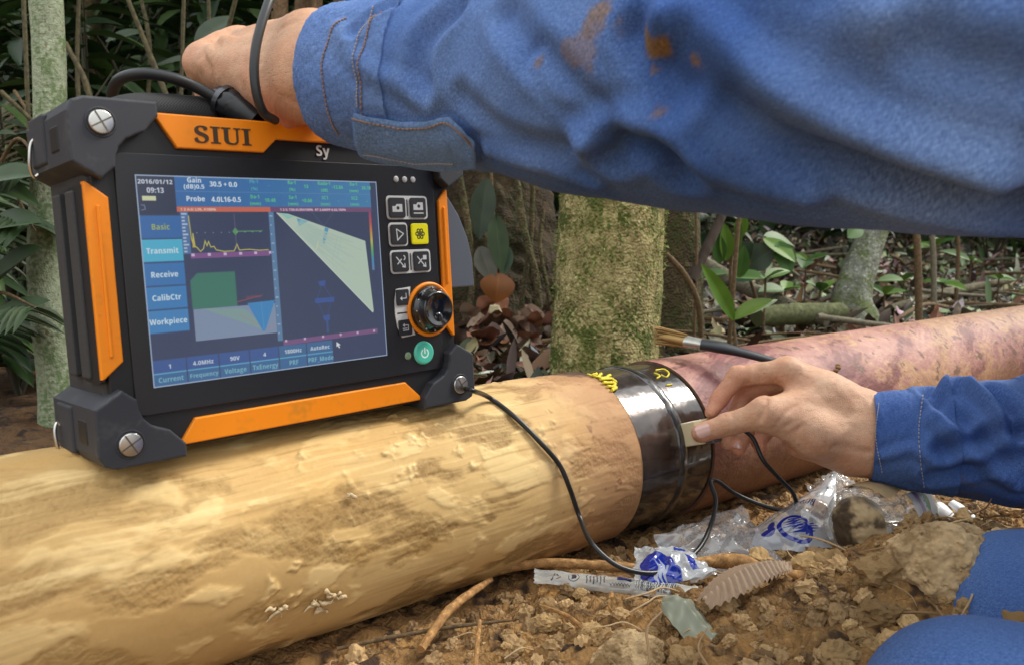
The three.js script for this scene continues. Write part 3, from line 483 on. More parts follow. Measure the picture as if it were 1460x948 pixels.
function polyDist(p, q) { let m = 1e9; for (let i = 0; i + 1 < q.length; i++) m = Math.min(m, bone([p.x, p.y, p.z], q[i], q[i + 1], 0, 0)); return m; }
function makeSleeve(pts, rad, nu, nv, folds, wrinkle, up) {
  const fr = frames(pts, nu, up), nuv = [], base = [];
  const at = (i, j, off) => { const f = fr[i], a = j / nv * 2 * Math.PI, r = radAt(rad, f.t) + off; return V(f.p.x + (f.N.x * Math.cos(a) + f.B.x * Math.sin(a)) * r, f.p.y + (f.N.y * Math.cos(a) + f.B.y * Math.sin(a)) * r, f.p.z + (f.N.z * Math.cos(a) + f.B.z * Math.sin(a)) * r); };
  for (let i = 0; i <= nu; i++) for (let j = 0; j < nv; j++) { const p = at(i, j, 0), f = fr[i], out = p.clone().sub(f.p), s = toPix(p); if (out.dot(p.clone().sub(V(0, EYE, 0))) < 0 && s[2] > 0) base.push([s[0], s[1], i, j, p]); }
  const uvAt = (x, y) => { let b = null, m = 1e9; for (const q of base) { const d = (q[0] - x) ** 2 + (q[1] - y) ** 2; if (d < m) { m = d; b = q; } } return b; };
  const F = folds.map(([line, amp, w]) => { const q = line.map(([x, y]) => uvAt(x, y)[4]); const c = new THREE.CatmullRomCurve3(q).getPoints(Math.max(6, q.length * 5)); return [c, amp, w]; });
  const off = new Float32Array((nu + 1) * (nv + 1));
  for (let i = 0; i <= nu; i++) for (let j = 0; j <= nv; j++) {
    const p = at(i, j % nv, 0); let d = wrinkle(p, fr[i], j / nv * 2 * Math.PI);
    for (const [c, amp, w] of F) { let m = 1e9; for (const k of c) { const e = (k.x - p.x) ** 2 + (k.y - p.y) ** 2 + (k.z - p.z) ** 2; if (e < m) m = e; } const t = Math.sqrt(m) / (w * 0.82); if (t < 4) d += 1.75 * amp * (Math.exp(-t * t) - 0.35 * Math.exp(-((t - 1.7) ** 2) * 2)); }
    off[i * (nv + 1) + j] = d;
  }
  const bil = (fi, fj, extra) => { const i = clamp(Math.floor(fi), 0, nu - 1), a = clamp(fi - i); let j = Math.floor(fj); const b = fj - j; j = ((j % nv) + nv) % nv; const j2 = (j + 1) % nv, o = (x, y) => at(x, y, off[x * (nv + 1) + y] + extra); return o(i, j).lerp(o(i + 1, j), a).lerp(o(i, j2).lerp(o(i + 1, j2), a), b); };
  const geo = grid(nu, nv, (u, v, i, j) => { const p = at(i, j % nv, off[i * (nv + 1) + j]); return [p.x, p.y, p.z, fr[i].len, j / nv * 2 * Math.PI * radAt(rad, fr[i].t)]; }, true);
  return { geo, uvAt, bil, fr, nv, nu, off };
}
function strap(S, top, bottom, n, m, lift, wob = 0) {                                  // cloth piece lying on a sleeve between two edges given as sleeve points
  const e = (line) => { const q = line.map(([x, y]) => { const b = S.uvAt(x, y); return V(b[2], b[3], 0); }); return new THREE.CatmullRomCurve3(q, false, 'catmullrom', 0.1); };
  const A = e(top), B = e(bottom), dirn = [];
  return [1, -1].map((side) => grid(n, m, (u, v) => { const a = A.getPoint(u), b = B.getPoint(u), fi = mix(a.x, b.x, v), fj = mix(a.y, b.y, v), edge = Math.min(u, 1 - u, v, 1 - v); const p = S.bil(fi, fj, side > 0 ? lift + Math.min(0.0008, edge * 0.02) + wob * noise(u * 7, v * 3, 1) + 0.0006 * sstep(0.12, 0.06, edge) : 0.0002); return [p.x, p.y, p.z, u * 0.1, v * 0.035]; }));
}
function stitches(S, line, n, mat, parent, lift = 0.0018, name = 'stitching') {             // a dashed run of thread
  const q = line.map(([x, y]) => { const b = S.uvAt(x, y); return V(b[2], b[3], 0); }), c = new THREE.CatmullRomCurve3(q), g = [];
  for (let k = 0; k < n; k++) { const pt = [0.1, 0.5, 0.9].map((t) => c.getPoint((k + t * 0.72) / n)).map((a, i) => S.bil(a.x, a.y, lift + 0.0003 - (i === 1 ? 0 : 0.0009))); g.push(sweep(pt, 0.0005, { nu: 3, nv: 4 })); }
  tag(wpart(name, merge(g), mat, parent), null, null, null, 'stuff');
}
const wear = (x, y, z, k = 1) => { const n = fbm(x * 9, y * 9, z * 9, 3) + 0.10 * fbm(x * 90, y * 90, z * 90, 2); let c = mix3(INDIGO, FADED, clamp(0.36 + n * 1.3 * k)); return mix3(c, DEEP, clamp(-n * 1.1 - 0.08) * 0.7); };

// left sleeve: crosses the top of the picture and comes towards the camera
const LS = [[490, 110, 0.541, 0.0440], [520, 111, 0.532, 0.0456], [600, 113, 0.515, 0.0495], [700, 110, 0.495, 0.0555], [830, 106, 0.46, 0.0665], [1000, 88, 0.425, 0.0765], [1200, 70, 0.39, 0.0838], [1460, 40, 0.362, 0.0905], [1700, 0, 0.365, 0.094]];
const lp = LS.map(([x, y, d]) => P(x, y, d)); lp.push(V(0.43, 0.47, -0.30), V(0.50, 0.50, -0.38));
const lr = [...LS.map((q) => q[3]), 0.10, 0.095];
const foldsL = [[[[652, 15], [612, 50], [596, 95], [600, 118]], -0.0042, 0.009], [[[722, 20], [745, 60], [790, 105], [835, 150], [880, 185]], -0.0035, 0.010], [[[765, 85], [800, 128], [850, 165]], 0.0022, 0.006],
  [[[975, 70], [1010, 110], [1075, 165], [1160, 215], [1260, 252], [1380, 285], [1470, 300]], -0.0070, 0.013], [[[960, 40], [1010, 78], [1080, 130], [1170, 180], [1280, 215], [1400, 240]], 0.0055, 0.014], [[[840, 200], [880, 178], [930, 182], [985, 218], [1060, 258], [1150, 276]], 0.0032, 0.010], [[[870, 225], [905, 205], [945, 220], [975, 250]], -0.0050, 0.010], [[[1330, 55], [1400, 85], [1480, 105]], -0.005, 0.013], [[[1230, 10], [1340, 45], [1460, 75]], 0.003, 0.012],
  [[[560, 8], [530, 22], [505, 45]], -0.002, 0.005], [[[480, 40], [520, 95], [590, 130]], 0.0015, 0.007], [[[700, 215], [790, 242], [850, 262]], 0.0025, 0.007], [[[660, 140], [720, 190], [800, 215]], -0.002, 0.008], [[[905, 45], [925, 90], [960, 130]], -0.004, 0.010]];
const sleeveL = makeSleeve(lp, lr, 300, 200, foldsL, (p, f, a) => 0.0026 * fbm(p.x * 14, p.y * 14, p.z * 14, 3) + 0.0016 * fbm(p.x * 50, p.y * 50, p.z * 50, 2));
const mudSpots = [[938, 58, 14, 34, 1], [924, 66, 10, 22, 0.8], [890, 36, 13, 12, 0.8], [850, 30, 20, 14, 0.45], [828, 70, 18, 18, 0.4], [985, 92, 9, 9, 0.7], [766, 88, 6, 7, 0.5], [855, 12, 20, 10, 0.35], [948, 158, 7, 7, 0.5]].map(([x, y, a, b, k]) => { const q = sleeveL.uvAt(x, y); return [q[4], a * 0.00042, k, b / a]; });
paint(sleeveL.geo, (x, y, z) => {
  let c = wear(x, y, z); const f = fbm(x * 70, y * 70, z * 70, 3);
  for (const [q, r, k, e] of mudSpots) { const d = Math.hypot((x - q.x), (y - q.y) / e, (z - q.z)) / r, m = sstep(1.25, 0.8, d + f * 2.4) * Math.min(1, k * 1.25); if (m > 0) c = mix3(c, [0.46, 0.26, 0.09], m); }
  return c;
});
// right sleeve: lower right, forearm coming in from the right
const RS = [[1243, 622, 0.765, 0.0405], [1285, 625, 0.757, 0.0440], [1330, 628, 0.748, 0.0470], [1400, 628, 0.737, 0.0535], [1470, 630, 0.725, 0.0575]];
const rp = RS.map(([x, y, d]) => P(x, y, d)); rp.push(V(0.505, 0.135, -0.70), V(0.50, 0.24, -0.655), V(0.455, 0.42, -0.60), V(0.49, 0.50, -0.54));
const rrad = [...RS.map((q) => q[3]), 0.066, 0.066, 0.072, 0.08];
const foldsR = [[[[1340, 560], [1365, 552], [1395, 560], [1420, 585], [1430, 620]], 0.006, 0.009], [[[1322, 556], [1345, 575], [1375, 600]], -0.005, 0.008], [[[1345, 640], [1390, 625], [1450, 615]], -0.0045, 0.009], [[[1335, 600], [1380, 640], [1450, 690]], 0.004, 0.009], [[[1330, 680], [1390, 665], [1460, 650]], -0.003, 0.008], [[[1410, 555], [1440, 580], [1460, 610]], -0.005, 0.009], [[[1260, 650], [1300, 640], [1330, 655]], 0.0015, 0.006]];
const sleeveR = makeSleeve(rp, rrad, 220, 120, foldsR, (p, f, a) => 0.004 * fbm(p.x * 17, p.y * 17, p.z * 17, 3) + 0.001 * fbm(p.x * 60, p.y * 60, p.z * 60, 2));
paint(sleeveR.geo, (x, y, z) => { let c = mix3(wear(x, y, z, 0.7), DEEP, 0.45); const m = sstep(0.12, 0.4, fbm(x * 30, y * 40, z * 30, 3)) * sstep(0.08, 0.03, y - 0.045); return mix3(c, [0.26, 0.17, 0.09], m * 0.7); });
// torso of the shirt, beyond the right edge of the picture
const torso = sweep([V(0.60, 0.08, -0.26), V(0.61, 0.20, -0.29), V(0.60, 0.34, -0.36), V(0.56, 0.46, -0.42), V(0.525, 0.535, -0.44), V(0.505, 0.575, -0.44)], [0.135, 0.15, 0.165, 0.165, 0.09, 0.055], { nu: 50, nv: 40, squash: 0.72, up: V(1, 0.3, 0), disp: (l, a, f) => 0.008 * fbm(l * 9, a * 1.5, 2, 3) });
paint(torso, (x, y, z) => wear(x, y, z));
const shirt = wpart('shirt', merge([sleeveL.geo, sleeveR.geo, torso]), denim, person, 'faded blue denim shirt with splashes of dried mud');
// cuffs: a doubled band round the wrist end of each sleeve, turned in at the rim
function cuff(S, len, lift, slant) {
  const n = S.fr.findIndex((f) => f.len > len), rows = [[0, -0.006, 0.010], [0, -0.0025, 0.004], [0, 0, 0.0008], [0, 0.001, 0], [0, lift, 0]];
  for (let i = 0; i <= n; i++) rows.push([i, lift, 0]); rows.push([n, lift * 0.6, 0], [n, -0.0006, 0]);
  const g = grid(rows.length - 1, S.nv, (u, v, i, j) => { const [k, o, into] = rows[i], p = S.bil(k === S.nu ? k - 0.01 : k, j % S.nv, o - 0.0 + 0.0007 * noise(j * 0.4, k * 0.3, 3)); const f = S.fr[k]; if (into) p.addScaledVector(f.T, into); return [p.x, p.y, p.z, f.len, j / S.nv * 0.27]; }, true);
  return g;
}
const cuffL = paint(cuff(sleeveL, 0.062, 0.0016), (x, y, z) => mix3(wear(x, y, z, 1.2), FADED, 0.3));
wpart('cuff', cuffL, denim, shirt);
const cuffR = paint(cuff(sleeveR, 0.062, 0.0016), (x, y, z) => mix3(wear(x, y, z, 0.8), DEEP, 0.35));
wpart('cuff', cuffR, denim, shirt);
stitches(sleeveL, [[494, 28], [474, 50], [461, 85], [462, 125], [472, 165], [484, 190]], 34, rust, shirt, 0.0024);
stitches(sleeveL, [[534, 14], [518, 40], [508, 80], [509, 120], [512, 152]], 30, thread, shirt, 0.0026);
stitches(sleeveL, [[544, 14], [527, 45], [517, 90], [518, 150], [525, 212]], 36, rust, shirt, 0.0026);
stitches(sleeveR, [[1254, 575], [1250, 620], [1258, 672]], 26, thread, shirt, 0.0024);
stitches(sleeveR, [[1316, 562], [1310, 620], [1318, 690]], 26, thread, shirt, 0.0026);
{ // buttoned tab on the left forearm
  const top = [[510, 154], [530, 160], [575, 167], [615, 166], [650, 162], [668, 178], [684, 196]], bot = [[520, 217], [545, 220], [585, 226], [620, 229], [650, 231], [668, 232], [683, 229]];
  const tb = strap(sleeveL, top, bot, 70, 26, 0.0048, 0.0005).map((g) => paint(g, (x, y, z) => mix3(wear(x, y, z, 1.1), [0.30, 0.54, 0.98], 0.7)));
  wpart('sleeve_tab', merge(tb), denim, shirt, 'pointed denim tab on the forearm');
  stitches(sleeveL, top.map(([x, y], i) => [x - (i > 5 ? 5 : 0), y + 7]), 40, rust, shirt, 0.0066);
  stitches(sleeveL, bot.slice(0, 5).map(([x, y]) => [x, y - 8]), 30, thread, shirt, 0.0064);
}
// trousers: two bent legs and the hips
function leg(knee, hip, foot, r) {
  const b = [[hip, knee, 0.088, r, 0.03], [knee, foot, r * 0.9, 0.05, 0.03]], bx = boundsOf(b, 0.11);
  const g = nets((x, y, z) => { const p = [x, y, z]; return smin(bone(p, b[0][0], b[0][1], b[0][2], b[0][3]), bone(p, b[1][0], b[1][1], b[1][2], b[1][3]), 0.03) - 0.004 * fbm(x * 12, y * 16, z * 12, 3) + 0.0035 * Math.exp(-(((x - knee.x) * 0.8 + (z - knee.z) * 0.6 - 0.055 + 0.1 * (y - knee.y)) ** 2) / 0.00006); }, bx.min, bx.max, 0.005);
  const p = g.attributes.position, q = new Float32Array(p.count * 2); for (let i = 0; i < p.count; i++) { q[2 * i] = p.getX(i) + 0.2 * p.getY(i); q[2 * i + 1] = p.getZ(i) - 0.8 * p.getY(i); } g.setAttribute('uv', new THREE.BufferAttribute(q, 2));
  return paint(g, (x, y, z) => mix3(wear(x, y, z, 0.7), INDIGO, 0.35));
}
const boundsOf = (bones, pad) => { const b = new THREE.Box3(); for (const [a, c] of bones) b.expandByPoint(a).expandByPoint(c); return b.expandByScalar(pad); };
const trousers = wpart('trousers', merge([leg(V(0.246, 0.033, -0.402), V(0.50, 0.052, -0.20), V(0.46, -0.06, -0.26), 0.058), leg(V(0.376, 0.012, -0.575), V(0.64, 0.085, -0.40), V(0.66, -0.04, -0.44), 0.062)]), denim, person, 'blue jeans drawn tight over two knees');

// body: hands, wrists, forearms, head in one skin surface
const skinBase = (x, y, z, red) => { const n = fbm(x * 60, y * 60, z * 60, 3); return mix3(mix3([0.80, 0.53, 0.36], [0.74, 0.41, 0.26], clamp(0.4 + n)), [0.72, 0.20, 0.12], clamp(red)); };
function handField(bones, extra, k) {
  return (x, y, z) => { const p = [x, y, z]; let d = 1e9; for (const [a, b, ra, rb, kk] of bones) d = smin(d, bone(p, a, b, ra, rb), kk ?? k); return extra ? extra(d, p) : d; };
}
const crease = (p, line, amp, w) => { let m = 1e9; for (let i = 0; i + 1 < line.length; i++) m = Math.min(m, bone(p, line[i], line[i + 1], 0, 0)); return amp * Math.exp(-(m / w) * (m / w)); };

// right hand: thumb and forefinger pinch the probe, the others curl below
const R = {
  fore: P(1330, 626, 0.752), w1: P(1238, 603, 0.768), w2: P(1243, 634, 0.760), iM: P(1124, 528, 0.778), iP: P(1052, 536, 0.792), iD: P(1027, 567, 0.792), iT: P(1015, 588, 0.787),
  mM: P(1128, 538, 0.797), mP: P(1062, 560, 0.806), mD: P(1046, 603, 0.800), mT: P(1036, 630, 0.790), rM: P(1134, 556, 0.808), rP: P(1078, 588, 0.810), rD: P(1060, 622, 0.796), rT: P(1053, 641, 0.784),
  pM: P(1146, 582, 0.812), pP: P(1098, 610, 0.810), pD: P(1082, 630, 0.798), pT: P(1085, 641, 0.786), tC: P(1160, 618, 0.752), tM: P(1093, 590, 0.752), tI: P(1040, 604, 0.763), tT: P(1000, 617, 0.770), heel: P(1205, 648, 0.768), heel2: P(1140, 634, 0.790),
};
const bonesR = [[R.fore, R.w1, 0.030, 0.0215, 0.02], [R.fore, R.w2, 0.030, 0.0205, 0.02], [R.w1, R.iM, 0.0215, 0.0122, 0.022], [R.w1, R.mM, 0.021, 0.0122, 0.022], [R.w2, R.rM, 0.020, 0.0120, 0.022], [R.w2, R.pM, 0.019, 0.0115, 0.02], [R.heel, R.heel2, 0.0165, 0.0120, 0.018], [R.w2, R.tC, 0.019, 0.0175, 0.02], [R.tC, R.tM, 0.0185, 0.0122, 0.018], [R.w1.clone().lerp(R.iM, 0.5), R.tM, 0.015, 0.010, 0.022],
  [R.iM, R.iP, 0.0118, 0.0098, 0.006], [R.iP, R.iD, 0.0098, 0.0082, 0.004], [R.iD, R.iT, 0.0082, 0.0066, 0.004], [R.tM, R.tI, 0.0124, 0.0104, 0.007], [R.tI, R.tT, 0.0104, 0.0090, 0.004],
  [R.mM, R.mP, 0.0112, 0.0098, 0.005], [R.mP, R.mD, 0.0096, 0.0082, 0.003], [R.mD, R.mT, 0.0082, 0.0070, 0.003], [R.rM, R.rP, 0.0108, 0.0092, 0.005], [R.rP, R.rD, 0.009, 0.0078, 0.003], [R.rD, R.rT, 0.0078, 0.0066, 0.003], [R.pM, R.pP, 0.0098, 0.0082, 0.005], [R.pP, R.pD, 0.008, 0.0068, 0.003], [R.pD, R.pT, 0.0068, 0.0058, 0.003]];
const cr = (pts) => pts.map(([x, y, d]) => P(x, y, d));
const creasesR = [[cr([[1085, 598, 0.738], [1092, 575, 0.742], [1112, 552, 0.75]]), 0.0012, 0.0022], [cr([[1100, 612, 0.735], [1118, 590, 0.738], [1134, 578, 0.742]]), 0.0006, 0.0016], [cr([[1098, 622, 0.736], [1130, 602, 0.734]]), 0.0006, 0.0015], [cr([[1112, 630, 0.738], [1146, 606, 0.734]]), 0.0006, 0.0015], [cr([[1130, 640, 0.74], [1190, 636, 0.742], [1240, 645, 0.742]]), 0.0012, 0.0022], [cr([[1062, 520, 0.783], [1066, 545, 0.782]]), 0.0008, 0.0018], [cr([[1082, 512, 0.775], [1086, 540, 0.772]]), 0.0012, 0.003], [cr([[1034, 592, 0.752], [1040, 616, 0.752]]), 0.0006, 0.0014], [cr([[1044, 592, 0.752], [1050, 614, 0.751]]), 0.0005, 0.0014], [cr([[1040, 540, 0.784], [1056, 556, 0.783]]), 0.0007, 0.0016]];
const onSurf = (f, p) => { const o = V(0, EYE, 0), u = p.clone().sub(o), n = u.length(); u.normalize(); for (let t = n - 0.05; t < n + 0.06; t += 0.0008) { const q = o.clone().addScaledVector(u, t); if (f(q.x, q.y, q.z) < 0) return q; } return p; };
const fR0 = handField(bonesR, null, 0.012); for (const c of creasesR) { c[0] = c[0].map((p) => onSurf(fR0, p)); c[1] *= 2.2; c[2] *= 1.25; }
const fR = handField(bonesR, (d, p) => { if (Math.abs(d) > 0.01) return d; for (const [l, a, w] of creasesR) d += crease(p, l, a, w); return d + 0.0007 * noise(p[0] * 90, p[1] * 90, p[2] * 90) + 0.0003 * noise(p[0] * 240, p[1] * 240, p[2] * 240); }, 0.012);
const bR = boundsOf(bonesR.slice(1), 0.03), handR = nets(fR, bR.min, bR.max, 0.0017);
const redR = [[R.iD, 0.02, 0.5], [R.iP, 0.014, 0.35], [R.iT, 0.016, 0.35], [R.tT, 0.016, 0.35], [R.tI, 0.012, 0.2], [R.rT, 0.016, 0.5], [R.mT, 0.018, 0.4], [R.iM, 0.014, 0.15], [R.heel2, 0.03, 0.25], [R.tM, 0.016, 0.12], [R.mP, 0.02, 0.45], [R.pT, 0.02, 0.5]];
const blotch = (list) => (x, y, z) => { let r = 0; for (const [p, s, k] of list) r = Math.max(r, k * Math.exp(-((x - p.x) ** 2 + (y - p.y) ** 2 + (z - p.z) ** 2) / (s * s))); return skinBase(x, y, z, r); };
paint(handR, blotch(redR));

// left hand: palm on the carrying handle, fingers curled over its far side
const Lh = {
  fore: P(540, 110, 0.528), w1: P(446, 70, 0.556), w2: P(446, 112, 0.550), iM: P(344, 66, 0.632), mM: P(324, 72, 0.622), rM: P(305, 82, 0.611), pM: P(290, 90, 0.600),
  iP: P(322, 104, 0.662), mP: P(306, 106, 0.650), rP: P(294, 110, 0.636), pP: P(287, 116, 0.618), iD: P(325, 135, 0.650), mD: P(308, 138, 0.645), rD: P(296, 140, 0.634), pD: P(292, 138, 0.622),
  heel: P(410, 122, 0.560), heel2: P(325, 104, 0.592), tC: P(425, 110, 0.580), tM: P(395, 135, 0.600), tI: P(388, 160, 0.585), tT: P(404, 171, 0.560),
};
const bonesL = [[Lh.fore, Lh.w1, 0.030, 0.0215, 0.02], [Lh.fore, Lh.w2, 0.030, 0.0215, 0.02], [Lh.w1, Lh.iM, 0.0205, 0.0112, 0.014], [Lh.w1, Lh.mM, 0.0205, 0.0112, 0.012], [Lh.w2, Lh.rM, 0.0205, 0.0112, 0.012], [Lh.w2, Lh.pM, 0.0205, 0.0110, 0.012], [Lh.heel, Lh.heel2, 0.0185, 0.0130, 0.02], [Lh.iM, Lh.mM, 0.0128, 0.0130, 0.008], [Lh.rM, Lh.pM, 0.0122, 0.0128, 0.008], [Lh.w2, Lh.heel, 0.0205, 0.0190, 0.02],
  [Lh.iM, Lh.iP, 0.0118, 0.0098, 0.008], [Lh.mM, Lh.mP, 0.0118, 0.0098, 0.008], [Lh.rM, Lh.rP, 0.0115, 0.0092, 0.008], [Lh.pM, Lh.pP, 0.0115, 0.0088, 0.008], [Lh.iP, Lh.iD, 0.0095, 0.008, 0.003], [Lh.mP, Lh.mD, 0.0095, 0.008, 0.003], [Lh.rP, Lh.rD, 0.009, 0.0078, 0.003], [Lh.pP, Lh.pD, 0.0082, 0.007, 0.003],
  [Lh.w2, Lh.tC, 0.018, 0.016, 0.02], [Lh.tC, Lh.tM, 0.015, 0.0115, 0.012], [Lh.tM, Lh.tI, 0.0112, 0.0095, 0.006], [Lh.tI, Lh.tT, 0.0095, 0.0080, 0.004]];
const creasesL = [[cr([[372, 92, 0.548], [378, 70, 0.545], [395, 45, 0.545], [420, 30, 0.55]]), 0.0016, 0.0022], [cr([[292, 78, 0.60], [300, 100, 0.60], [312, 128, 0.60]]), 0.0022, 0.0028], [cr([[313, 66, 0.61], [300, 58, 0.62]]), 0.0025, 0.003], [cr([[340, 52, 0.62], [326, 46, 0.63]]), 0.002, 0.003], [cr([[300, 66, 0.61], [300, 74, 0.61]]), -0.002, 0.006], [cr([[284, 84, 0.60], [286, 90, 0.60]]), -0.002, 0.006], [cr([[320, 55, 0.62], [324, 58, 0.62]]), -0.002, 0.006], [cr([[405, 140, 0.53], [425, 146, 0.528]]), 0.001, 0.003], [cr([[330, 62, 0.62], [365, 52, 0.585]]), -0.0012, 0.005], [cr([[310, 82, 0.60], [355, 78, 0.57]]), -0.0006, 0.004]];
const fL0 = handField(bonesL, null, 0.012); for (const c of creasesL) c[0] = c[0].map((p) => onSurf(fL0, p));
const fL = handField(bonesL, (d, p) => { if (Math.abs(d) > 0.01) return d; for (const [l, a, w] of creasesL) d += crease(p, l, a, w); return d + 0.0008 * noise(p[0] * 80, p[1] * 80, p[2] * 80) + 0.0003 * noise(p[0] * 240, p[1] * 240, p[2] * 240); }, 0.012);
const bL = boundsOf(bonesL.slice(1), 0.03), handL = nets(fL, bL.min, bL.max, 0.0019);
paint(handL, blotch([[Lh.tT, 0.02, 0.7], [Lh.tI, 0.02, 0.6], [Lh.pM, 0.014, 0.4], [Lh.rM, 0.012, 0.35], [Lh.iM, 0.012, 0.25], [Lh.heel, 0.02, 0.12]]));

// head and neck, out of the picture to the upper right, looking down at the probe
const hc = V(0.475, 0.70, -0.445), fw = V(-0.86, -0.42, -0.20).normalize(), rt = V(0.22, 0, -0.97).normalize(), upv = rt.clone().cross(fw).normalize().multiplyScalar(1);
if (upv.y < 0) upv.negate();
const hp = (x, y, z) => hc.clone().addScaledVector(rt, x).addScaledVector(upv, y).addScaledVector(fw, z);
const headBones = [[hp(0, 0.03, -0.02), hp(0, 0.02, 0.02), 0.088, 0.08, 0.03], [hp(0, -0.03, 0.035), hp(0, -0.085, 0.06), 0.06, 0.035, 0.04], [hp(0, -0.02, 0.095), hp(0, -0.035, 0.108), 0.009, 0.014, 0.015], [hp(0, 0.01, 0.09), hp(0, -0.02, 0.1), 0.009, 0.01, 0.015], [hp(-0.03, 0.012, 0.088), hp(-0.012, 0.014, 0.095), 0.011, 0.009, 0.015], [hp(0.03, 0.012, 0.088), hp(0.012, 0.014, 0.095), 0.011, 0.009, 0.015], [hp(-0.018, -0.065, 0.092), hp(0.018, -0.065, 0.092), 0.007, 0.007, 0.008], [hp(0.082, 0.015, -0.01), hp(0.08, -0.03, -0.005), 0.016, 0.01, 0.006], [hp(-0.082, 0.015, -0.01), hp(-0.08, -0.03, -0.005), 0.016, 0.01, 0.006], [hp(0, -0.04, -0.02), V(0.52, 0.53, -0.44), 0.052, 0.06, 0.03]];
const fH = handField(headBones, null, 0.02), bH = boundsOf(headBones, 0.11), head = paint(nets(fH, bH.min, bH.max, 0.006), (x, y, z) => skinBase(x, y, z, 0.05));
// arms within the sleeves, so that hands and head belong to one figure
const inner = [sweep([Lh.fore, P(900, 96, 0.45), P(1460, 45, 0.37), V(0.46, 0.48, -0.34), V(0.53, 0.50, -0.44)], [0.03, 0.042, 0.048, 0.05, 0.06], { nu: 40, nv: 14 }), sweep([R.fore, P(1470, 630, 0.725), V(0.505, 0.135, -0.695), V(0.50, 0.24, -0.655), V(0.47, 0.43, -0.58), V(0.53, 0.50, -0.44)], [0.03, 0.04, 0.042, 0.045, 0.05, 0.06], { nu: 40, nv: 14 })].map((g) => paint(g, () => [0.56, 0.33, 0.21]));
const cells = (u, v, n, sd) => { let a = 9, b = 9; const x = u * n, y = v * n, X = Math.floor(x), Y = Math.floor(y); for (let i = -1; i < 2; i++) for (let j = -1; j < 2; j++) { const cx = (X + i + n) % n, cy = (Y + j + n) % n, h = Math.sin(cx * 127.1 + cy * 311.7 + sd) * 43758.5, k = Math.sin(cx * 269.5 + cy * 183.3 + sd) * 43758.5, d = Math.hypot(X + i + (h - Math.floor(h)) - x, Y + j + (k - Math.floor(k)) - y); if (d < a) { b = a; a = d; } else if (d < b) b = d; } return b - a; };
const skinBump = tile(512, 512, (u, v) => [0.3 + 0.55 * sstep(0, 0.25, cells(u, v, 44, 1)) + 0.25 * sstep(0, 0.3, cells(u, v, 18, 4)) + 0.1 * wrapN(u, v, 90, 2)], false);
const skinTone = tile(512, 512, (u, v) => { const n = 0.5 * wrapN(u, v, 10, 1) + 0.4 * wrapN(u, v, 30, 2) + 0.3 * wrapN(u, v, 90, 3), c = sstep(0, 0.16, cells(u, v, 18, 4)), f = sstep(0.42, 0.5, wrapN(u, v, 40, 7)); return [0.93 + 0.07 * n - 0.03 * (1 - c) - f * 0.1, 0.90 + 0.10 * n - 0.05 * (1 - c) - f * 0.16, 0.88 + 0.10 * n - 0.05 * (1 - c) - f * 0.16]; });
const skinMat = phys({ vertexColors: true, map: rep(skinTone, 14, 14), bumpMap: rep(skinBump, 16, 16), bumpScale: 0.0004, roughness: 0.48, specularIntensity: 0.6, sheen: 0.15, sheenRoughness: 0.5, sheenColor: lin(1, 0.6, 0.5) });
for (const g of [handR, handL, head, ...inner]) { const p = g.attributes.position, q = new Float32Array(p.count * 2); for (let i = 0; i < p.count; i++) { q[2 * i] = p.getX(i) - 0.25 * p.getZ(i); q[2 * i + 1] = p.getY(i) - 0.45 * p.getZ(i); } g.setAttribute('uv', new THREE.BufferAttribute(q, 2)); }
const body = wpart('body', merge([handR, handL, head, ...inner]), skinMat, person);
const hairB = [[hp(0, 0.05, -0.035), hp(0, 0.05, 0.01), 0.094, 0.084, 0.03], [hp(0, 0, -0.05), hp(0, -0.03, -0.04), 0.085, 0.06, 0.03]];
const hf = handField(hairB, (d, p) => d + 0.006 * noise(p[0] * 60, p[1] * 60, p[2] * 60), 0.02), hb = boundsOf(hairB, 0.11);
wpart('hair', nets(hf, hb.min, hb.max, 0.008), std({ color: lin(0.012, 0.010, 0.009), roughness: 0.6 }), body);
for (const s of [-1, 1]) { const e = new THREE.SphereGeometry(0.0115, 16, 12).translate(...hp(s * 0.031, -0.005, 0.081).toArray()); wpart('eye', e, phys({ color: lin(0.5, 0.48, 0.45), roughness: 0.1 }), body); }
function nail(tip, prev, side, r, w, l) {                                             // a thin curved plate on the back of a fingertip
  const ax = tip.clone().sub(prev).normalize(), n = side.clone().addScaledVector(ax, -side.dot(ax)).normalize(), b = ax.clone().cross(n);
  const g = grid(12, 10, (u, v) => { const y = (u - 0.5) * 2, x = (v - 0.5) * 2, e = Math.sqrt(Math.max(0, 1 - Math.pow(Math.abs(y), 3))), a = x * w * (0.55 + 0.45 * e); const q = tip.clone().addScaledVector(ax, y * l - 0.0005).addScaledVector(n, Math.cos(a) * r + 0.0003).addScaledVector(b, Math.sin(a) * r); return [q.x, q.y, q.z]; });
  wpart('nail', g, phys({ color: lin(0.66, 0.40, 0.34), roughness: 0.25, clearcoat: 0.5, side: THREE.DoubleSide }), body);
}
const toEye = V(0, EYE, 0).sub(R.tT).normalize();
nail(R.tT.clone().lerp(R.tI, 0.10), R.tI, toEye.clone().add(V(0.0, 0.25, 0)), 0.0092, 0.72, 0.0066);
nail(R.rT, R.rD, toEye.clone().add(V(-0.3, -0.2, 0)), 0.0066, 0.7, 0.0045);

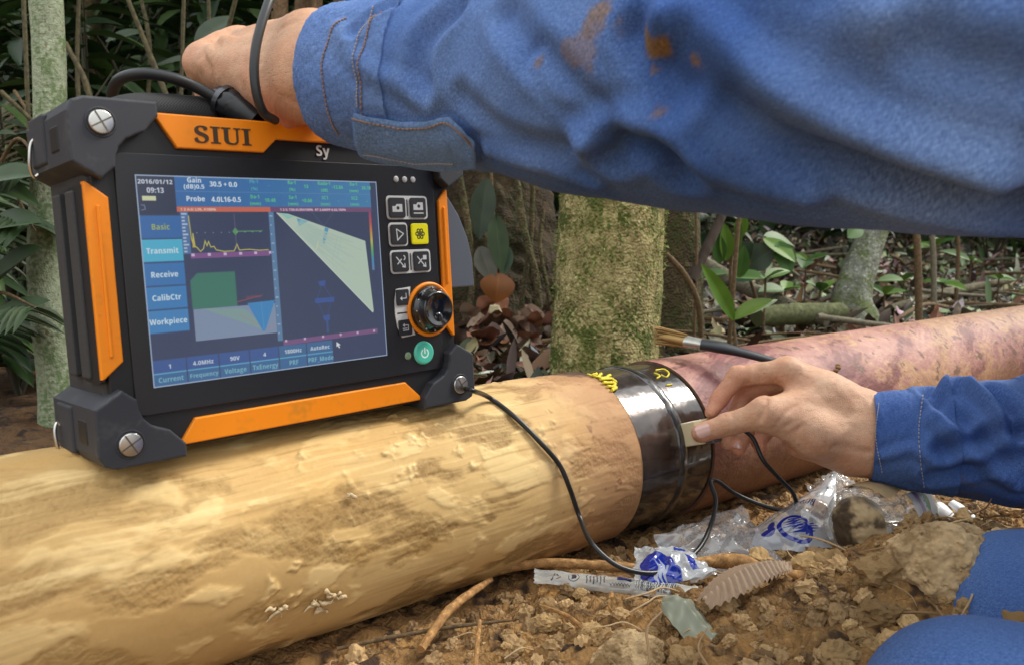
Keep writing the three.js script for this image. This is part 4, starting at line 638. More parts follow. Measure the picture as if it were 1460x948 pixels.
// the probe: pale wedge pressed on the weld, dark block above it
{
  const pc = P(994, 618, hit(994, 618) - 0.011), [s0, a0] = pipeST(991, 618), nrm = PQ.clone().multiplyScalar(Math.sin(a0)).add(V(0, Math.cos(a0), 0)).normalize(), tg = PQ.clone().multiplyScalar(Math.cos(a0)).add(V(0, -Math.sin(a0), 0));
  const probe = thing('probe', pc, 'small cream ultrasonic probe pinched between thumb and finger on the shiny band', 'probe'), m = new THREE.Matrix4().makeBasis(PD, nrm, tg.clone().negate().multiplyScalar(-1));
  const prof = new THREE.Shape(); [[-0.0085, -0.0105], [0.0115, -0.0105], [0.0115, 0.005], [-0.005, 0.0085], [-0.0085, 0.005]].forEach(([x, y], i) => i ? prof.lineTo(x, y) : prof.moveTo(x, y)); prof.closePath();
  const w = new THREE.ExtrudeGeometry(prof, { depth: 0.020, bevelEnabled: true, bevelSize: 0.0012, bevelThickness: 0.0012, bevelSegments: 3 }).translate(0.001, 0.001, -0.011);
  part('wedge', w.applyMatrix4(m), phys({ color: lin(0.72, 0.60, 0.38), roughness: 0.35, clearcoat: 0.3 }), probe);
  part('probe_head', new RoundedBoxGeometry(0.014, 0.010, 0.020, 3, 0.0015).translate(0.004, 0.0145, 0.001).applyMatrix4(m), std({ color: lin(0.10, 0.10, 0.11), roughness: 0.4 }), probe);
}

// ---------------------------------------------------------------- cables
const cableMat = std({ color: lin(0.016, 0.018, 0.021), roughness: 0.38 }), thinMat = std({ color: lin(0.012, 0.014, 0.017), roughness: 0.34 });
{
  const c = thing('connector_cable', P(325, 150, 0.565), 'thick black cable with a plug arching over the top left of the detector', 'cable');
  const plug = [P(312, 143, 0.572), P(328, 150, 0.568), P(345, 160, 0.566), P(366, 174, 0.566)];
  wpart('cable_run', sweep([P(160, 146, 0.575), P(160, 130, 0.562), P(172, 112, 0.55), P(205, 105, 0.545), P(240, 110, 0.548), P(278, 124, 0.558), P(322, 148, 0.566)], 0.0039, { nu: 90, nv: 14 }), cableMat, c);
  wpart('plug', sweep(plug, [0.0100, 0.0112, 0.0098, 0.0092], { nu: 40, nv: 22, disp: (l, a) => (l > 0.006 && l < 0.016 ? 0.0007 * Math.sign(Math.sin(a * 11)) : 0) }), std({ color: lin(0.02, 0.021, 0.024), roughness: 0.3, metalness: 0.3 }), c);
  wpart('plug_ring', sweep([P(320, 145, 0.5695), P(326, 148.5, 0.568)], 0.0118, { nu: 4, nv: 24 }), std({ color: lin(0.10, 0.10, 0.11), metalness: 0.9, roughness: 0.3 }), c);
  const b = sweep([P(392, 172, 0.545), P(375, 160, 0.527), P(367, 140, 0.522), P(362, 105, 0.520), P(364, 70, 0.521), P(372, 35, 0.525), P(383, 2, 0.532), P(402, -45, 0.55), P(450, -80, 0.59), P(500, -30, 0.66), P(520, 60, 0.70), P(515, 150, 0.68)], 0.0030, { nu: 120, nv: 14 });
  solo('looped_cable', b, cableMat, 'black cable standing in a loop over the wrist of the upper hand', 'cable');
  const rest = (x, y, k = 0.0026) => P(x, y, hit(x, y) - k);
  const pts = [P(640, 545, 0.70), P(662, 552, 0.668), P(672, 556, 0.652), rest(700, 568, 0.004), rest(735, 595), rest(770, 630), rest(798, 663), rest(812, 695, 0.005), P(826, 735, hit(826, 735) - 0.010), P(846, 777, 0.655), P(880, 806, 0.648), P(925, 817, 0.655), P(965, 806, 0.675), P(996, 783, 0.70), P(1014, 748, 0.73), P(1021, 712, 0.765), P(1014, 686, 0.785), P(1022, 685, 0.79), P(1048, 703, 0.80), P(1085, 719, 0.80), P(1118, 727, 0.795), P(1135, 722, 0.79), P(1132, 704, 0.785), P(1110, 680, 0.775), P(1088, 655, 0.77), P(1072, 622, 0.777), P(1045, 606, 0.785), P(1010, 606, 0.782)];
  solo('probe_cable', sweep(pts, 0.00205, { nu: 360, nv: 10 }), thinMat, 'thin black cable hanging from the detector in a loop to the probe', 'cable');
}
// ---------------------------------------------------------------- brush lying on the top of the pipe
{
  const b = thing('paint_brush', P(1010, 492, 0.86), 'old paint brush with black handle resting on top of the red pipe', 'brush');
  const flat = { squash: 0.45, up: V(0.1, 1, 0.1) };
  wpart('handle', sweep([P(1000, 491, 0.872), P(1025, 495, 0.866), P(1060, 503, 0.858), P(1105, 515, 0.85), P(1145, 524, 0.842), P(1167, 528, 0.838)], [0.0085, 0.0088, 0.0066, 0.0052, 0.0042, 0.0028], { nu: 60, nv: 16, squash: 0.7, up: V(0.1, 1, 0.1) }), std({ color: lin(0.02, 0.024, 0.03), roughness: 0.4 }), b);
  wpart('ferrule', sweep([P(978, 486, 0.882), P(990, 488, 0.878), P(1004, 491, 0.872)], [0.0125, 0.0115, 0.0095], { nu: 16, nv: 20, ...flat }), std({ color: lin(0.42, 0.41, 0.38), metalness: 0.8, roughness: 0.4 }), b);
  const br = []; for (let k = 0; k < 260; k++) { const w = rr(-1, 1), t = rr(-0.4, 0.4), a = P(980, 486 + w * 9, 0.882 + t * 0.012), e = P(936 + rr(-4, 7), 478 + w * 12 + rr(-2, 2), 0.897 + t * 0.016); br.push(sweep([a, a.clone().lerp(e, 0.5).add(V(0, rr(-0.0006, 0.001), 0)), e], [0.0006, 0.0005, 0.0003], { nu: 4, nv: 4, caps: false })); }
  br.push(sweep([P(978, 486, 0.882), P(955, 481, 0.89), P(942, 479, 0.895)], [0.0095, 0.0095, 0.006], { nu: 12, nv: 12, ...flat }));
  tag(wpart('bristles', merge(br), std({ color: lin(0.36, 0.22, 0.07), roughness: 0.7 }), b), null, null, null, 'stuff');
}
// ---------------------------------------------------------------- litter dropped in the trench
const film = (map, tr = 0.5, col = [0.9, 0.92, 0.95]) => phys({ color: lin(...col), map, transmission: Math.min(0.85, tr + 0.12), thickness: 0, roughness: 0.12, side: THREE.DoubleSide, clearcoat: 0.6, clearcoatRoughness: 0.12 });
function crumpled(c, n, m, amp, f, sd, lift = 0) {                                      // film between four corners, creased
  const W = c[0].distanceTo(c[1]), H = c[0].distanceTo(c[3]);
  const nrm = c[1].clone().sub(c[0]).cross(c[3].clone().sub(c[0])).normalize(); if (nrm.y < 0) nrm.negate();
  return grid(n, m, (u, v) => {
    const p = c[0].clone().lerp(c[1], u).lerp(c[3].clone().lerp(c[2], u), v), fold = 1 - Math.abs(noise(u * f + sd, v * f * 0.8, sd)) * 2.2, fold2 = 1 - Math.abs(noise(u * f * 2.3 + 5, v * f * 2.6 + sd, 3)) * 2;
    p.addScaledVector(nrm, amp * (0.75 * fold + 0.2 * fold2) + lift * Math.sin(u * Math.PI) * Math.sin(v * Math.PI));
    p.addScaledVector(nrm.clone().cross(c[1].clone().sub(c[0]).normalize()), amp * 0.6 * noise(u * f * 1.4, v * 3, sd + 8)); p.x += amp * 0.7 * noise(u * 3, v * f * 1.3, sd + 2);
    return [p.x, p.y, p.z, u, v];
  });
}
const scrawl = (g, x, y, w, h, n, c, lw, sd) => { g.strokeStyle = c; g.lineWidth = lw; g.lineCap = 'round'; g.beginPath(); g.moveTo(x, y); for (let i = 1; i <= n; i++) g.lineTo(x + w * i / n, y + h * (i % 2 ? -0.5 : 0.5) + h * 0.25 * noise(i, sd)); g.stroke(); };
const sachetPrint = canvas(512, 512, (g) => {
  g.fillStyle = '#e8ebef'; g.fillRect(0, 0, 512, 512);
  g.fillStyle = '#1f39c4'; g.beginPath(); g.ellipse(150, 270, 128, 78, 0.9, 0, 7); g.fill(); g.fillStyle = '#dfe5f4'; g.beginPath(); g.ellipse(150, 270, 100, 54, 0.9, 0, 7); g.fill();
  scrawl(g, 110, 205, 60, 80, 7, '#2a42c8', 13, 3); scrawl(g, 150, 290, 66, 50, 8, '#2a42c8', 8, 9);
  g.fillStyle = '#2138bf'; g.beginPath(); g.ellipse(250, 420, 60, 22, 0.2, 0, 7); g.fill(); g.beginPath(); g.ellipse(170, 430, 50, 40, 0.5, 0, 7); g.fill();
  g.save(); g.translate(300, 150); g.rotate(0.95); g.fillStyle = '#33489f'; g.font = 'italic bold 62px serif'; g.fillText('BUA', 0, 0); scrawl(g, 140, -12, 120, 30, 12, '#3a4da6', 7, 5); g.restore(); scrawl(g, 380, 60, 60, 12, 8, '#4a58a5', 5, 1);
});
const codePrint = canvas(1024, 128, (g) => {
  g.fillStyle = '#e6e6e2'; g.fillRect(0, 0, 1024, 128); g.strokeStyle = '#55586a'; g.lineWidth = 5; g.beginPath(); g.moveTo(110, 30); g.lineTo(130, 95); g.lineTo(165, 60); g.closePath(); g.stroke(); g.beginPath(); g.ellipse(250, 62, 34, 32, 0, 0, 7); g.stroke(); g.fillStyle = '#4b4f63'; g.fillRect(236, 44, 30, 34);
  for (let k = 0; k < 6; k++) { g.fillStyle = '#6a6d7c'; g.fillRect(330 + k * 22, 30 + (k % 2) * 8, 8, 60); } g.fillStyle = '#34418f'; g.fillRect(520, 64, 90, 48); for (let k = 0; k < 22; k++) { g.fillStyle = '#4d5060'; g.fillRect(640 + k * 12 + (k % 3) * 2, 26, 3 + (k % 4) * 1.6, 84); } scrawl(g, 480, 40, 130, 14, 14, '#5b5e70', 4, 2);
});
const bluePrint = canvas(256, 256, (g) => { g.fillStyle = '#e4e7ea'; g.fillRect(0, 0, 256, 256); g.fillStyle = '#2540c4'; g.beginPath(); g.ellipse(88, 70, 62, 120, 0.2, 0, 7); g.fill(); g.fillRect(196, 40, 22, 110); scrawl(g, 70, 60, 40, 60, 6, '#cfd8f2', 8, 2); g.fillStyle = '#2a44be'; g.beginPath(); g.ellipse(215, 226, 30, 26, 0, 0, 7); g.fill(); });
const quad = (pts) => pts.map(([x, y, d]) => P(x, y, d));
solo('water_sachet', crumpled(quad([[1072, 782, 0.735], [1078, 752, 0.775], [1192, 678, 0.83], [1196, 797, 0.73]].map((q) => q)), 60, 60, 0.0032, 2.6, 2, 0.012), film(sachetPrint, 0.45), 'clear plastic water sachet with blue print leaning on the muddy bottle', 'plastic sachet');
solo('plastic_bag', crumpled(quad([[930, 772, 0.735], [1055, 728, 0.80], [1120, 815, 0.71], [985, 832, 0.685]]), 60, 50, 0.008, 3.0, 9, 0.014), film(null, 0.62), 'crumpled clear plastic bag behind the long root', 'plastic bag');
solo('plastic_strip', crumpled(quad([[762, 812, 0.672], [1000, 838, 0.648], [995, 860, 0.635], [762, 832, 0.66]]), 90, 14, 0.0022, 7, 4, 0.006), film(codePrint, 0.35, [0.8, 0.8, 0.78]), 'long strip of clear plastic with printed code below the root', 'plastic strip');
solo('plastic_sachet', crumpled(quad([[905, 785, 0.70], [975, 783, 0.695], [1024, 820, 0.66], [905, 850, 0.645]]), 40, 40, 0.0045, 4, 6, 0.008), film(bluePrint, 0.4), 'torn plastic sachet with blue stripe under the hanging black cable', 'plastic sachet');
solo('plastic_film', crumpled(quad([[1150, 700, 0.87], [1190, 676, 0.90], [1228, 700, 0.86], [1180, 730, 0.83]]), 30, 30, 0.007, 4, 12, 0.012), film(null, 0.7), 'scrap of clear film behind the water sachet', 'plastic film');
for (const [c, sd, l] of [[[[1096, 822, 0.685], [1118, 820, 0.685], [1128, 834, 0.672], [1104, 838, 0.67]], 1, 'small white and blue paper scrap under the root end'], [[[1128, 842, 0.664], [1150, 834, 0.668], [1156, 856, 0.65], [1134, 864, 0.645]], 4, 'square white paper scrap lowest below the root'], [[[1142, 806, 0.698], [1164, 804, 0.70], [1166, 822, 0.684], [1148, 822, 0.684]], 7, 'white paper scrap on the root beside the sachet']])
  solo('paper_scrap', crumpled(quad(c), 10, 10, 0.002, 3, sd, 0.002), std({ color: lin(0.66, 0.68, 0.72), roughness: 0.6, side: THREE.DoubleSide }), l, 'scrap');
{ // bottle lying with its muddy base towards the camera
  const c0 = P(1224, 750, 0.72), c1 = P(1335, 716, 0.86), ax = c1.clone().sub(c0).normalize(), Lb = 0.185;
  const bottle = thing('plastic_bottle', c0.clone().add(V(0, -0.03, 0)), 'clear plastic bottle with muddy base and torn label lying in the soil', 'bottle');
  const n = V(0, 1, 0).addScaledVector(ax, -ax.y).normalize(), b = ax.clone().cross(n), at = (x, r, a) => c0.clone().addScaledVector(ax, x).addScaledVector(n, Math.cos(a) * r).addScaledVector(b, Math.sin(a) * r);
  const prof = [[0.006, 0.004], [0.004, 0.012], [0.001, 0.020], [-0.002, 0.026], [0.0, 0.030], [0.006, 0.0325], [0.03, 0.0335], [0.034, 0.0328], [0.06, 0.0335], [0.09, 0.033], [0.11, 0.031], [0.13, 0.024], [0.147, 0.0145], [0.153, 0.0125], [0.175, 0.0125]];
  const cv = new THREE.SplineCurve(prof.map(([x, r]) => new THREE.Vector2(x, r)));
  const skin = grid(90, 56, (u, v) => { const q = cv.getPoint(u), a = v * 2 * Math.PI, foot = q.x < 0.012 ? 0.0018 * Math.cos(a * 5) * sstep(0.008, 0.026, q.y) : 0; const dent = 0.0028 * noise(q.x * 26, Math.cos(a) * 2, Math.sin(a) * 2) * sstep(0.01, 0.03, q.x); const p = at(q.x + foot, q.y + dent, a); return [p.x, p.y, p.z, q.x, a * 0.03]; }, true);
  wpart('bottle_wall', skin, phys({ color: lin(0.93, 0.95, 0.95), transmission: 0.86, thickness: 0, roughness: 0.12, side: THREE.DoubleSide, clearcoat: 1 }), bottle);
  const mud = grid(34, 60, (u, v) => { const a = v * 2 * Math.PI, r = u * (0.0262 + 0.0035 * noise(Math.cos(a) * 1.6, Math.sin(a) * 1.6, 3)), e = 0.0024 * fbm(Math.cos(a) * r * 120, Math.sin(a) * r * 120, 2, 3); const p = at(-0.0035 - 0.002 * (1 - u * u) + 0.004 * u * u + e, r, a); return [p.x, p.y, p.z]; }, true);
  paint(mud, (x, y, z) => mix3([0.06, 0.035, 0.015], [0.42, 0.31, 0.17], sstep(-0.05, 0.22, fbm(x * 55, y * 55, z * 55, 4) + 0.12 * (Math.hypot(x - c0.x, y - c0.y, z - c0.z) / 0.026 - 0.7))));
  wpart('mud_plug', mud, std({ vertexColors: true, roughness: 0.7 }), bottle, 'brown mud over the base');
  const top = grid(40, 26, (u, v) => { const a = mix(-0.75, 0.55, v) + 0.25 * noise(u * 5, 2, 1) * (v < 0.1 || v > 0.9 ? 1 : 0), q = mix(0.004, 0.125, u), r = cv.getPoints(120).reduce((m, k) => Math.abs(k.x - q) < Math.abs(m.x - q) && k.y > 0.02 ? k : m).y; const p = at(q, r + 0.0024 + 0.0014 * fbm(u * 18, v * 10, 4, 3), a); return [p.x, p.y, p.z]; });
  wpart('mud_film', top, std({ color: lin(0.36, 0.25, 0.13), roughness: 0.85, side: THREE.DoubleSide }), bottle, 'dried mud along the upper side');
  const art = canvas(256, 256, (g) => { g.fillStyle = '#d9dce0'; g.fillRect(0, 0, 256, 256); g.fillStyle = '#8f7fb0'; g.fillRect(70, 0, 44, 256); g.fillStyle = '#f0f0f2'; g.fillRect(0, 0, 40, 256); for (let k = 0; k < 16; k++) { g.fillStyle = '#8c96a0'; g.fillRect(130, 30 + k * 13, 40 + (k * 37 % 30), 4); } g.fillStyle = '#3f8f55'; g.beginPath(); g.ellipse(170, 225, 34, 20, 0.4, 0, 7); g.fill(); g.fillStyle = '#26365f'; g.fillRect(205, 10, 26, 80); });
  const lab = grid(20, 40, (u, v) => { const a = mix(0.6, 3.4, v), q = mix(0.048, 0.098, u) + 0.002 * noise(v * 6, 2, 3); const p = at(q, 0.0345 + 0.0008 * noise(u * 4, v * 9, 2), a); return [p.x, p.y, p.z, u, v]; });
  wpart('label', lab, std({ map: art, roughness: 0.35, side: THREE.DoubleSide }), bottle, 'pale label with purple stripe');
  const white2 = std({ color: lin(0.82, 0.83, 0.84), roughness: 0.4 });
  const cap = thing('bottle_cap', P(1356, 740, 0.84), 'white plastic flip cap lying by the bottle neck', 'cap');
  const q = (x, y, d) => P(x, y, d);
  wpart('cap_body', sweep([q(1332, 730, 0.815), q(1338, 736, 0.81), q(1350, 745, 0.806)], [0.013, 0.0135, 0.012], { nu: 14, nv: 26, disp: (l, a) => 0.0004 * Math.sin(a * 26) }), white2, cap);
  wpart('cap_arm', sweep([q(1357, 716, 0.818), q(1368, 724, 0.812), q(1387, 740, 0.806)], [0.0048, 0.0062, 0.0060], { nu: 20, nv: 14, squash: 0.6, up: V(0, 1, 0.3) }), white2, cap);
  wpart('cap_hinge', sweep([q(1350, 745, 0.806), q(1366, 745, 0.806), q(1384, 741, 0.806)], 0.0034, { nu: 12, nv: 10 }), white2, cap);
}
// roots, twigs and single leaves on the trench floor
const wood = (a, b, f) => tile(128, 256, (u, v) => { const n = wrapN(u, v, 9, f) * 0.7 + wrapN(u * 1, v, 30, f + 1) * 0.6; return mix3(a, b, clamp(0.5 + n)); });
const rootTex = wood([0.46, 0.32, 0.17], [0.76, 0.58, 0.36], 2), twigTex = wood([0.30, 0.22, 0.15], [0.58, 0.47, 0.34], 5), greyTex = wood([0.27, 0.25, 0.20], [0.55, 0.52, 0.43], 8);
const rootMat = std({ map: rep(rootTex, 18, 18), roughness: 0.85 }), twigMat = std({ map: rep(twigTex, 18, 18), color: lin(0.72, 0.74, 0.66), roughness: 0.9 }), greyMat = std({ map: rep(greyTex, 12, 12), roughness: 0.9 });
function stick(name, pts, rad, mat, label, cat, group, rough = 0.3) {
  const g = sweep(pts.map((q) => q.isVector3 ? q : P(...q)), rad, { nu: Math.max(16, pts.length * 9), nv: 10, disp: (l, a, f, r) => r * rough * fbm(l * 90, a * 1.2, pts.length, 3) });
  return solo(name, g, mat, label, cat, group);
}
stick('root', [[640, 838, 0.70], [700, 816, 0.695], [770, 803, 0.69], [860, 806, 0.682], [940, 812, 0.676], [1000, 803, 0.678], [1050, 800, 0.68], [1105, 818, 0.674], [1160, 824, 0.676], [1230, 838, 0.672], [1280, 862, 0.66]], [0.003, 0.0038, 0.0040, 0.0042, 0.0044, 0.0052, 0.0070, 0.0062, 0.0058, 0.005, 0.003], rootMat, 'long tan root running across under the plastic litter', 'root');
stick('root', [[1120, 826, 0.675], [1150, 856, 0.65], [1172, 880, 0.63], [1190, 905, 0.61]], [0.004, 0.0034, 0.003, 0.002], rootMat, 'short tan root forking down from the long root', 'root');
stick('root', [[872, 846, 0.64], [872, 862, 0.625], [884, 880, 0.612], [905, 893, 0.60]], [0.002, 0.0026, 0.0024, 0.0016], rootMat, 'crooked pale root hanging from below the plastic strip', 'root');
stick('twig', [[676, 990, 0.50], [680, 925, 0.535], [684, 885, 0.56]], [0.0016, 0.0018, 0.0014], rootMat, 'pale upright twig in front of the pipe at the bottom', 'twig');
stick('twig', [[480, 925, 0.575], [560, 908, 0.585], [650, 893, 0.60], [730, 884, 0.61]], [0.0014, 0.0016, 0.0015, 0.001], twigMat, 'thin dark twig lying along the foot of the pipe', 'twig');
stick('root', [[600, 925, 0.565], [640, 870, 0.60], [672, 845, 0.63], [700, 826, 0.67]], [0.003, 0.0034, 0.003, 0.0022], rootMat, 'curved brown root rising to the foot of the pipe', 'root');
for (const [pts, l] of [[[[1205, 905, 0.60], [1240, 870, 0.63], [1290, 840, 0.66]], 'thin rootlet leaning on the clay clod'], [[[1060, 868, 0.635], [1110, 846, 0.655], [1180, 838, 0.665]], 'straight rootlet between the ribbed leaf and the long root'], [[[1165, 800, 0.70], [1210, 822, 0.685], [1262, 836, 0.675]], 'pale rootlet right of the paper scraps'], [[[840, 905, 0.585], [812, 880, 0.60], [770, 862, 0.62]], 'thin rootlet on the soil left of the grey leaf']])
  stick('rootlet', pts, [0.0012, 0.0016, 0.0008], rootMat, l, 'rootlet', undefined, 0.5);
{ // pleated dry palm leaf and a grey green leaf
  const a = P(1000, 898, 0.592), b = P(1128, 842, 0.655), w0 = P(1048, 916, 0.580).sub(a), up = V(0, 1, 0);
  const g = grid(132, 12, (u, v) => { const W = Math.pow(Math.sin(Math.PI * (0.06 + 0.94 * u)), 0.65) * (1 - 0.25 * u), ph = (u * 17 + Math.abs(v - 0.5) * 3.2) * 2 * Math.PI; const p = a.clone().lerp(b, u).addScaledVector(w0, (v - 0.45) * W * 1.25); p.y += 0.0105 * Math.sin(u * Math.PI) + 0.0016 * Math.sin(ph) * Math.min(1, W * 1.6) - 0.012 * Math.abs(v - 0.5) + 0.024; return [p.x, p.y, p.z, u, v]; });
  solo('ribbed_leaf', g, std({ color: lin(0.35, 0.235, 0.15), roughness: 0.5, side: THREE.DoubleSide, bumpMap: rep(grain, 5, 2), bumpScale: 0.0003 }), 'dry brown pleated leaf curled on the soil', 'leaf');
  const c = quad([[944, 893, 0.588], [1000, 886, 0.60], [1024, 936, 0.57], [978, 940, 0.56]]);
  const lf = grid(30, 20, (u, v) => { const W = Math.pow(Math.sin(Math.PI * (0.04 + u * 0.92)), 0.7), s = (v - 0.5) * W; const p = c[0].clone().lerp(c[2], u).addScaledVector(c[1].clone().sub(c[3]), s * 0.85); p.y += 0.021 + 0.006 * Math.sin(u * 5) - 0.010 * Math.abs(s) * 2 + 0.003 * noise(u * 6, v * 4, 2); return [p.x, p.y, p.z, u, v]; });
  solo('fallen_leaf', lf, phys({ color: lin(0.235, 0.25, 0.185), roughness: 0.42, side: THREE.DoubleSide, sheen: 0.2 }), 'grey green leaf lying at the bottom in front of the ribbed leaf', 'leaf');
}
function clod(at, r, sd, label) {
  const f = (x, y, z) => Math.hypot((x - at.x) / 1.25, y - at.y, z - at.z) - r * (1 + 0.45 * fbm(x * 0.9 / r + sd, y * 0.9 / r, z * 0.9 / r, 4)) + 0.10 * r * (Math.abs(noise(x * 3 / r, y * 3 / r, z * 3 / r + sd)) - 0.3) - 0.045 * r * noise(x * 20 / r, y * 20 / r, z * 20 / r) - 0.05 * r * noise(x * 9 / r, y * 9 / r, z * 9 / r + sd);
  const q = V(r * 1.9, r * 1.6, r * 1.6), g = nets(f, at.clone().sub(q), at.clone().add(q), r / 38);
  paint(g, (x, y, z) => { const n = fbm(x * 45, y * 45, z * 45 + sd, 4) + 0.6 * fbm(x * 190, y * 190, z * 190, 3); return mix3([0.26, 0.165, 0.075], [0.58, 0.41, 0.22], clamp(0.6 + n * 1.7)); });
  solo('clay_clod', g, std({ vertexColors: true, roughness: 0.95 }), label, 'clod');
}
clod(P(1352, 815, 0.625), 0.036, 3, 'large tan clay clod with rough flat face in front of the bottle');
clod(P(1428, 790, 0.66), 0.018, 8, 'smaller clay clod right of the large one');
clod(P(1245, 875, 0.62), 0.015, 5, 'clay clod left of the near knee');
clod(P(900, 940, 0.545), 0.018, 11, 'ochre clay clod at the bottom edge below the grey leaf');

// ---------------------------------------------------------------- ground
{
  const axis = (a, b, st, far, back) => { const q = []; for (let x = a; x <= b; x += st) q.push(x); let s = st, x = q[q.length - 1]; while (x < far) { s *= 1.075; x += s; q.push(x); } s = st; x = a; while (x > back) { s *= 1.075; x -= s; q.unshift(x); } return q; };
  const xs = axis(-0.34, 0.62, 0.0038, 70, -70), zs = axis(-1.12, -0.36, 0.0038, 40, -80), nx = xs.length - 1, nz = zs.length - 1;
  const g = grid(nz, nx, (u, v, i, j) => { const x = xs[j], z = zs[i]; return [x, groundY(x, z), z, x, -z]; });
  const soil = tile(1024, 1024, (u, v) => {
    const a = wrapN(u, v, 6, 1), b = wrapN(u, v, 19, 2), c = wrapN(u, v, 55, 3), d = wrapN(u, v, 140, 4), n = 0.5 * a + 0.5 * b + 0.45 * c + 0.4 * d;
    let k = mix3([0.375, 0.265, 0.14], [0.715, 0.55, 0.335], clamp(0.45 + n * 0.9)); k = mix3(k, [0.22, 0.15, 0.09], sstep(0.1, 0.4, -b - 0.5 * c)); k = mix3(k, [0.66, 0.45, 0.2], sstep(0.2, 0.45, a + 0.4 * c) * 0.5); return k;
  });
  const soilBump = tile(512, 512, (u, v) => [0.5 + 0.35 * wrapN(u, v, 30, 1) + 0.4 * wrapN(u, v, 80, 2) + 0.2 * wrapN(u, v, 160, 2)], false);
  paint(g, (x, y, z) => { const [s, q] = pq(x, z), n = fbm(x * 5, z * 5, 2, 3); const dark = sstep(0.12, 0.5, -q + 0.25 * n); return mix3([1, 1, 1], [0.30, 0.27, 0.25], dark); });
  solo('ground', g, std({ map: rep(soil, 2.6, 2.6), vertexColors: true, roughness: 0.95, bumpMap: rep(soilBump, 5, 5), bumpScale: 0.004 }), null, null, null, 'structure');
}
function scatter(name, geo, mat, list, kindLabel, parent) {                            // countless small pieces: one instanced object
  const m = new THREE.InstancedMesh(geo, mat, list.length), o = new THREE.Object3D();
  list.forEach((q, i) => { o.position.copy(q.p); o.rotation.set(...q.r); if (typeof q.s === 'number') o.scale.setScalar(q.s); else o.scale.set(...q.s); o.updateMatrix(); m.setMatrixAt(i, o.matrix); if (q.c) m.setColorAt(i, lin(...q.c)); });
  shade(m); m.name = parent ? name : numbered(name); (parent ?? scene).add(m);
  return tag(m, kindLabel && kindLabel[0], kindLabel && kindLabel[1], null, 'stuff');
}
{ // crumbs of soil on the trench floor
  const g = mergeGeometries([new THREE.IcosahedronGeometry(1, 3)]), p = g.attributes.position; for (let k = 0; k < p.count; k++) { const x = p.getX(k), y = p.getY(k), z = p.getZ(k), f = 0.95 + 0.75 * fbm(x * 1.1, y * 1.1, z * 1.1 + 3, 2) + 0.5 * noise(x * 3.3, y * 3.3, z * 3.3); p.setXYZ(k, x * f * 1.15, y * f * 0.75, z * f); } g.computeVertexNormals();
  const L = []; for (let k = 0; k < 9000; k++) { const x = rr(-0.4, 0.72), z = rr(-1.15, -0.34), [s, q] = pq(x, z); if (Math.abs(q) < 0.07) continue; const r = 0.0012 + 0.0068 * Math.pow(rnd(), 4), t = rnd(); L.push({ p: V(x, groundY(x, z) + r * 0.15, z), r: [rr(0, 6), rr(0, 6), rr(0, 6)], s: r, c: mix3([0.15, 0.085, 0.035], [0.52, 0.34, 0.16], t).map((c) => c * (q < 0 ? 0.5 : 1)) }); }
  scatter('soil_crumbs', g, std({ roughness: 0.95 }), L, ['loose brown crumbs of soil over the trench floor', 'soil']);
  { const gb = new THREE.IcosahedronGeometry(1, 5), b = mergeGeometries([gb]), w = b.attributes.position; for (let k = 0; k < w.count; k++) { const x = w.getX(k), y = w.getY(k), z = w.getZ(k), f = 0.9 + 0.6 * fbm(x * 1.2, y * 1.2, z * 1.2 + 9, 3) + 0.35 * (0.3 - Math.abs(noise(x * 3, y * 3, z * 3))) + 0.16 * noise(x * 8, y * 8, z * 8); w.setXYZ(k, x * f * 1.2, y * f * 0.75, z * f); } b.computeVertexNormals();
    const C = []; for (let k = 0; k < 420; k++) { const x = rr(-0.3, 0.62), z = rr(-1.0, -0.36), [s, q] = pq(x, z); if (q < 0.09) continue; const near = Math.exp(-((x - MOUND.x) ** 2 + (z - MOUND.z) ** 2) / 0.02), r = (0.005 + 0.012 * Math.pow(rnd(), 2.2)) * (0.7 + 0.7 * near); C.push({ p: V(x, groundY(x, z) + r * 0.1, z), r: [rr(-0.5, 0.5), rr(0, 6), rr(-0.5, 0.5)], s: r, c: mix3([0.17, 0.095, 0.035], [0.56, 0.37, 0.165], rnd()) }); }
    scatter('soil_lumps', b, std({ roughness: 0.95, bumpMap: coatBump, bumpScale: 0.0006 }), C, ['larger lumps of tan clay lying on the trench floor', 'soil']); }
  const hair = sweep([V(-0.5, 0, 0), V(-0.2, 0.12, 0.06), V(0.15, 0.06, -0.05), V(0.5, 0, 0.08)], [0.012, 0.016, 0.014, 0.006], { nu: 10, nv: 5, caps: false }), H = [];
  for (let k = 0; k < 170; k++) { const x = rr(-0.3, 0.6), z = rr(-1.0, -0.36), [s, q] = pq(x, z); if (Math.abs(q) < 0.085 || (q < 0)) continue; H.push({ p: V(x, groundY(x, z) + 0.004, z), r: [rr(-0.5, 0.5), rr(0, 6.3), rr(-0.6, 0.6)], s: rr(0.02, 0.07), c: mix3([0.25, 0.15, 0.07], [0.56, 0.40, 0.22], rnd()) }); }
  scatter('fine_roots', hair, std({ roughness: 0.9 }), H, ['fine root hairs and straw strewn over the soil', 'rootlets']);
}
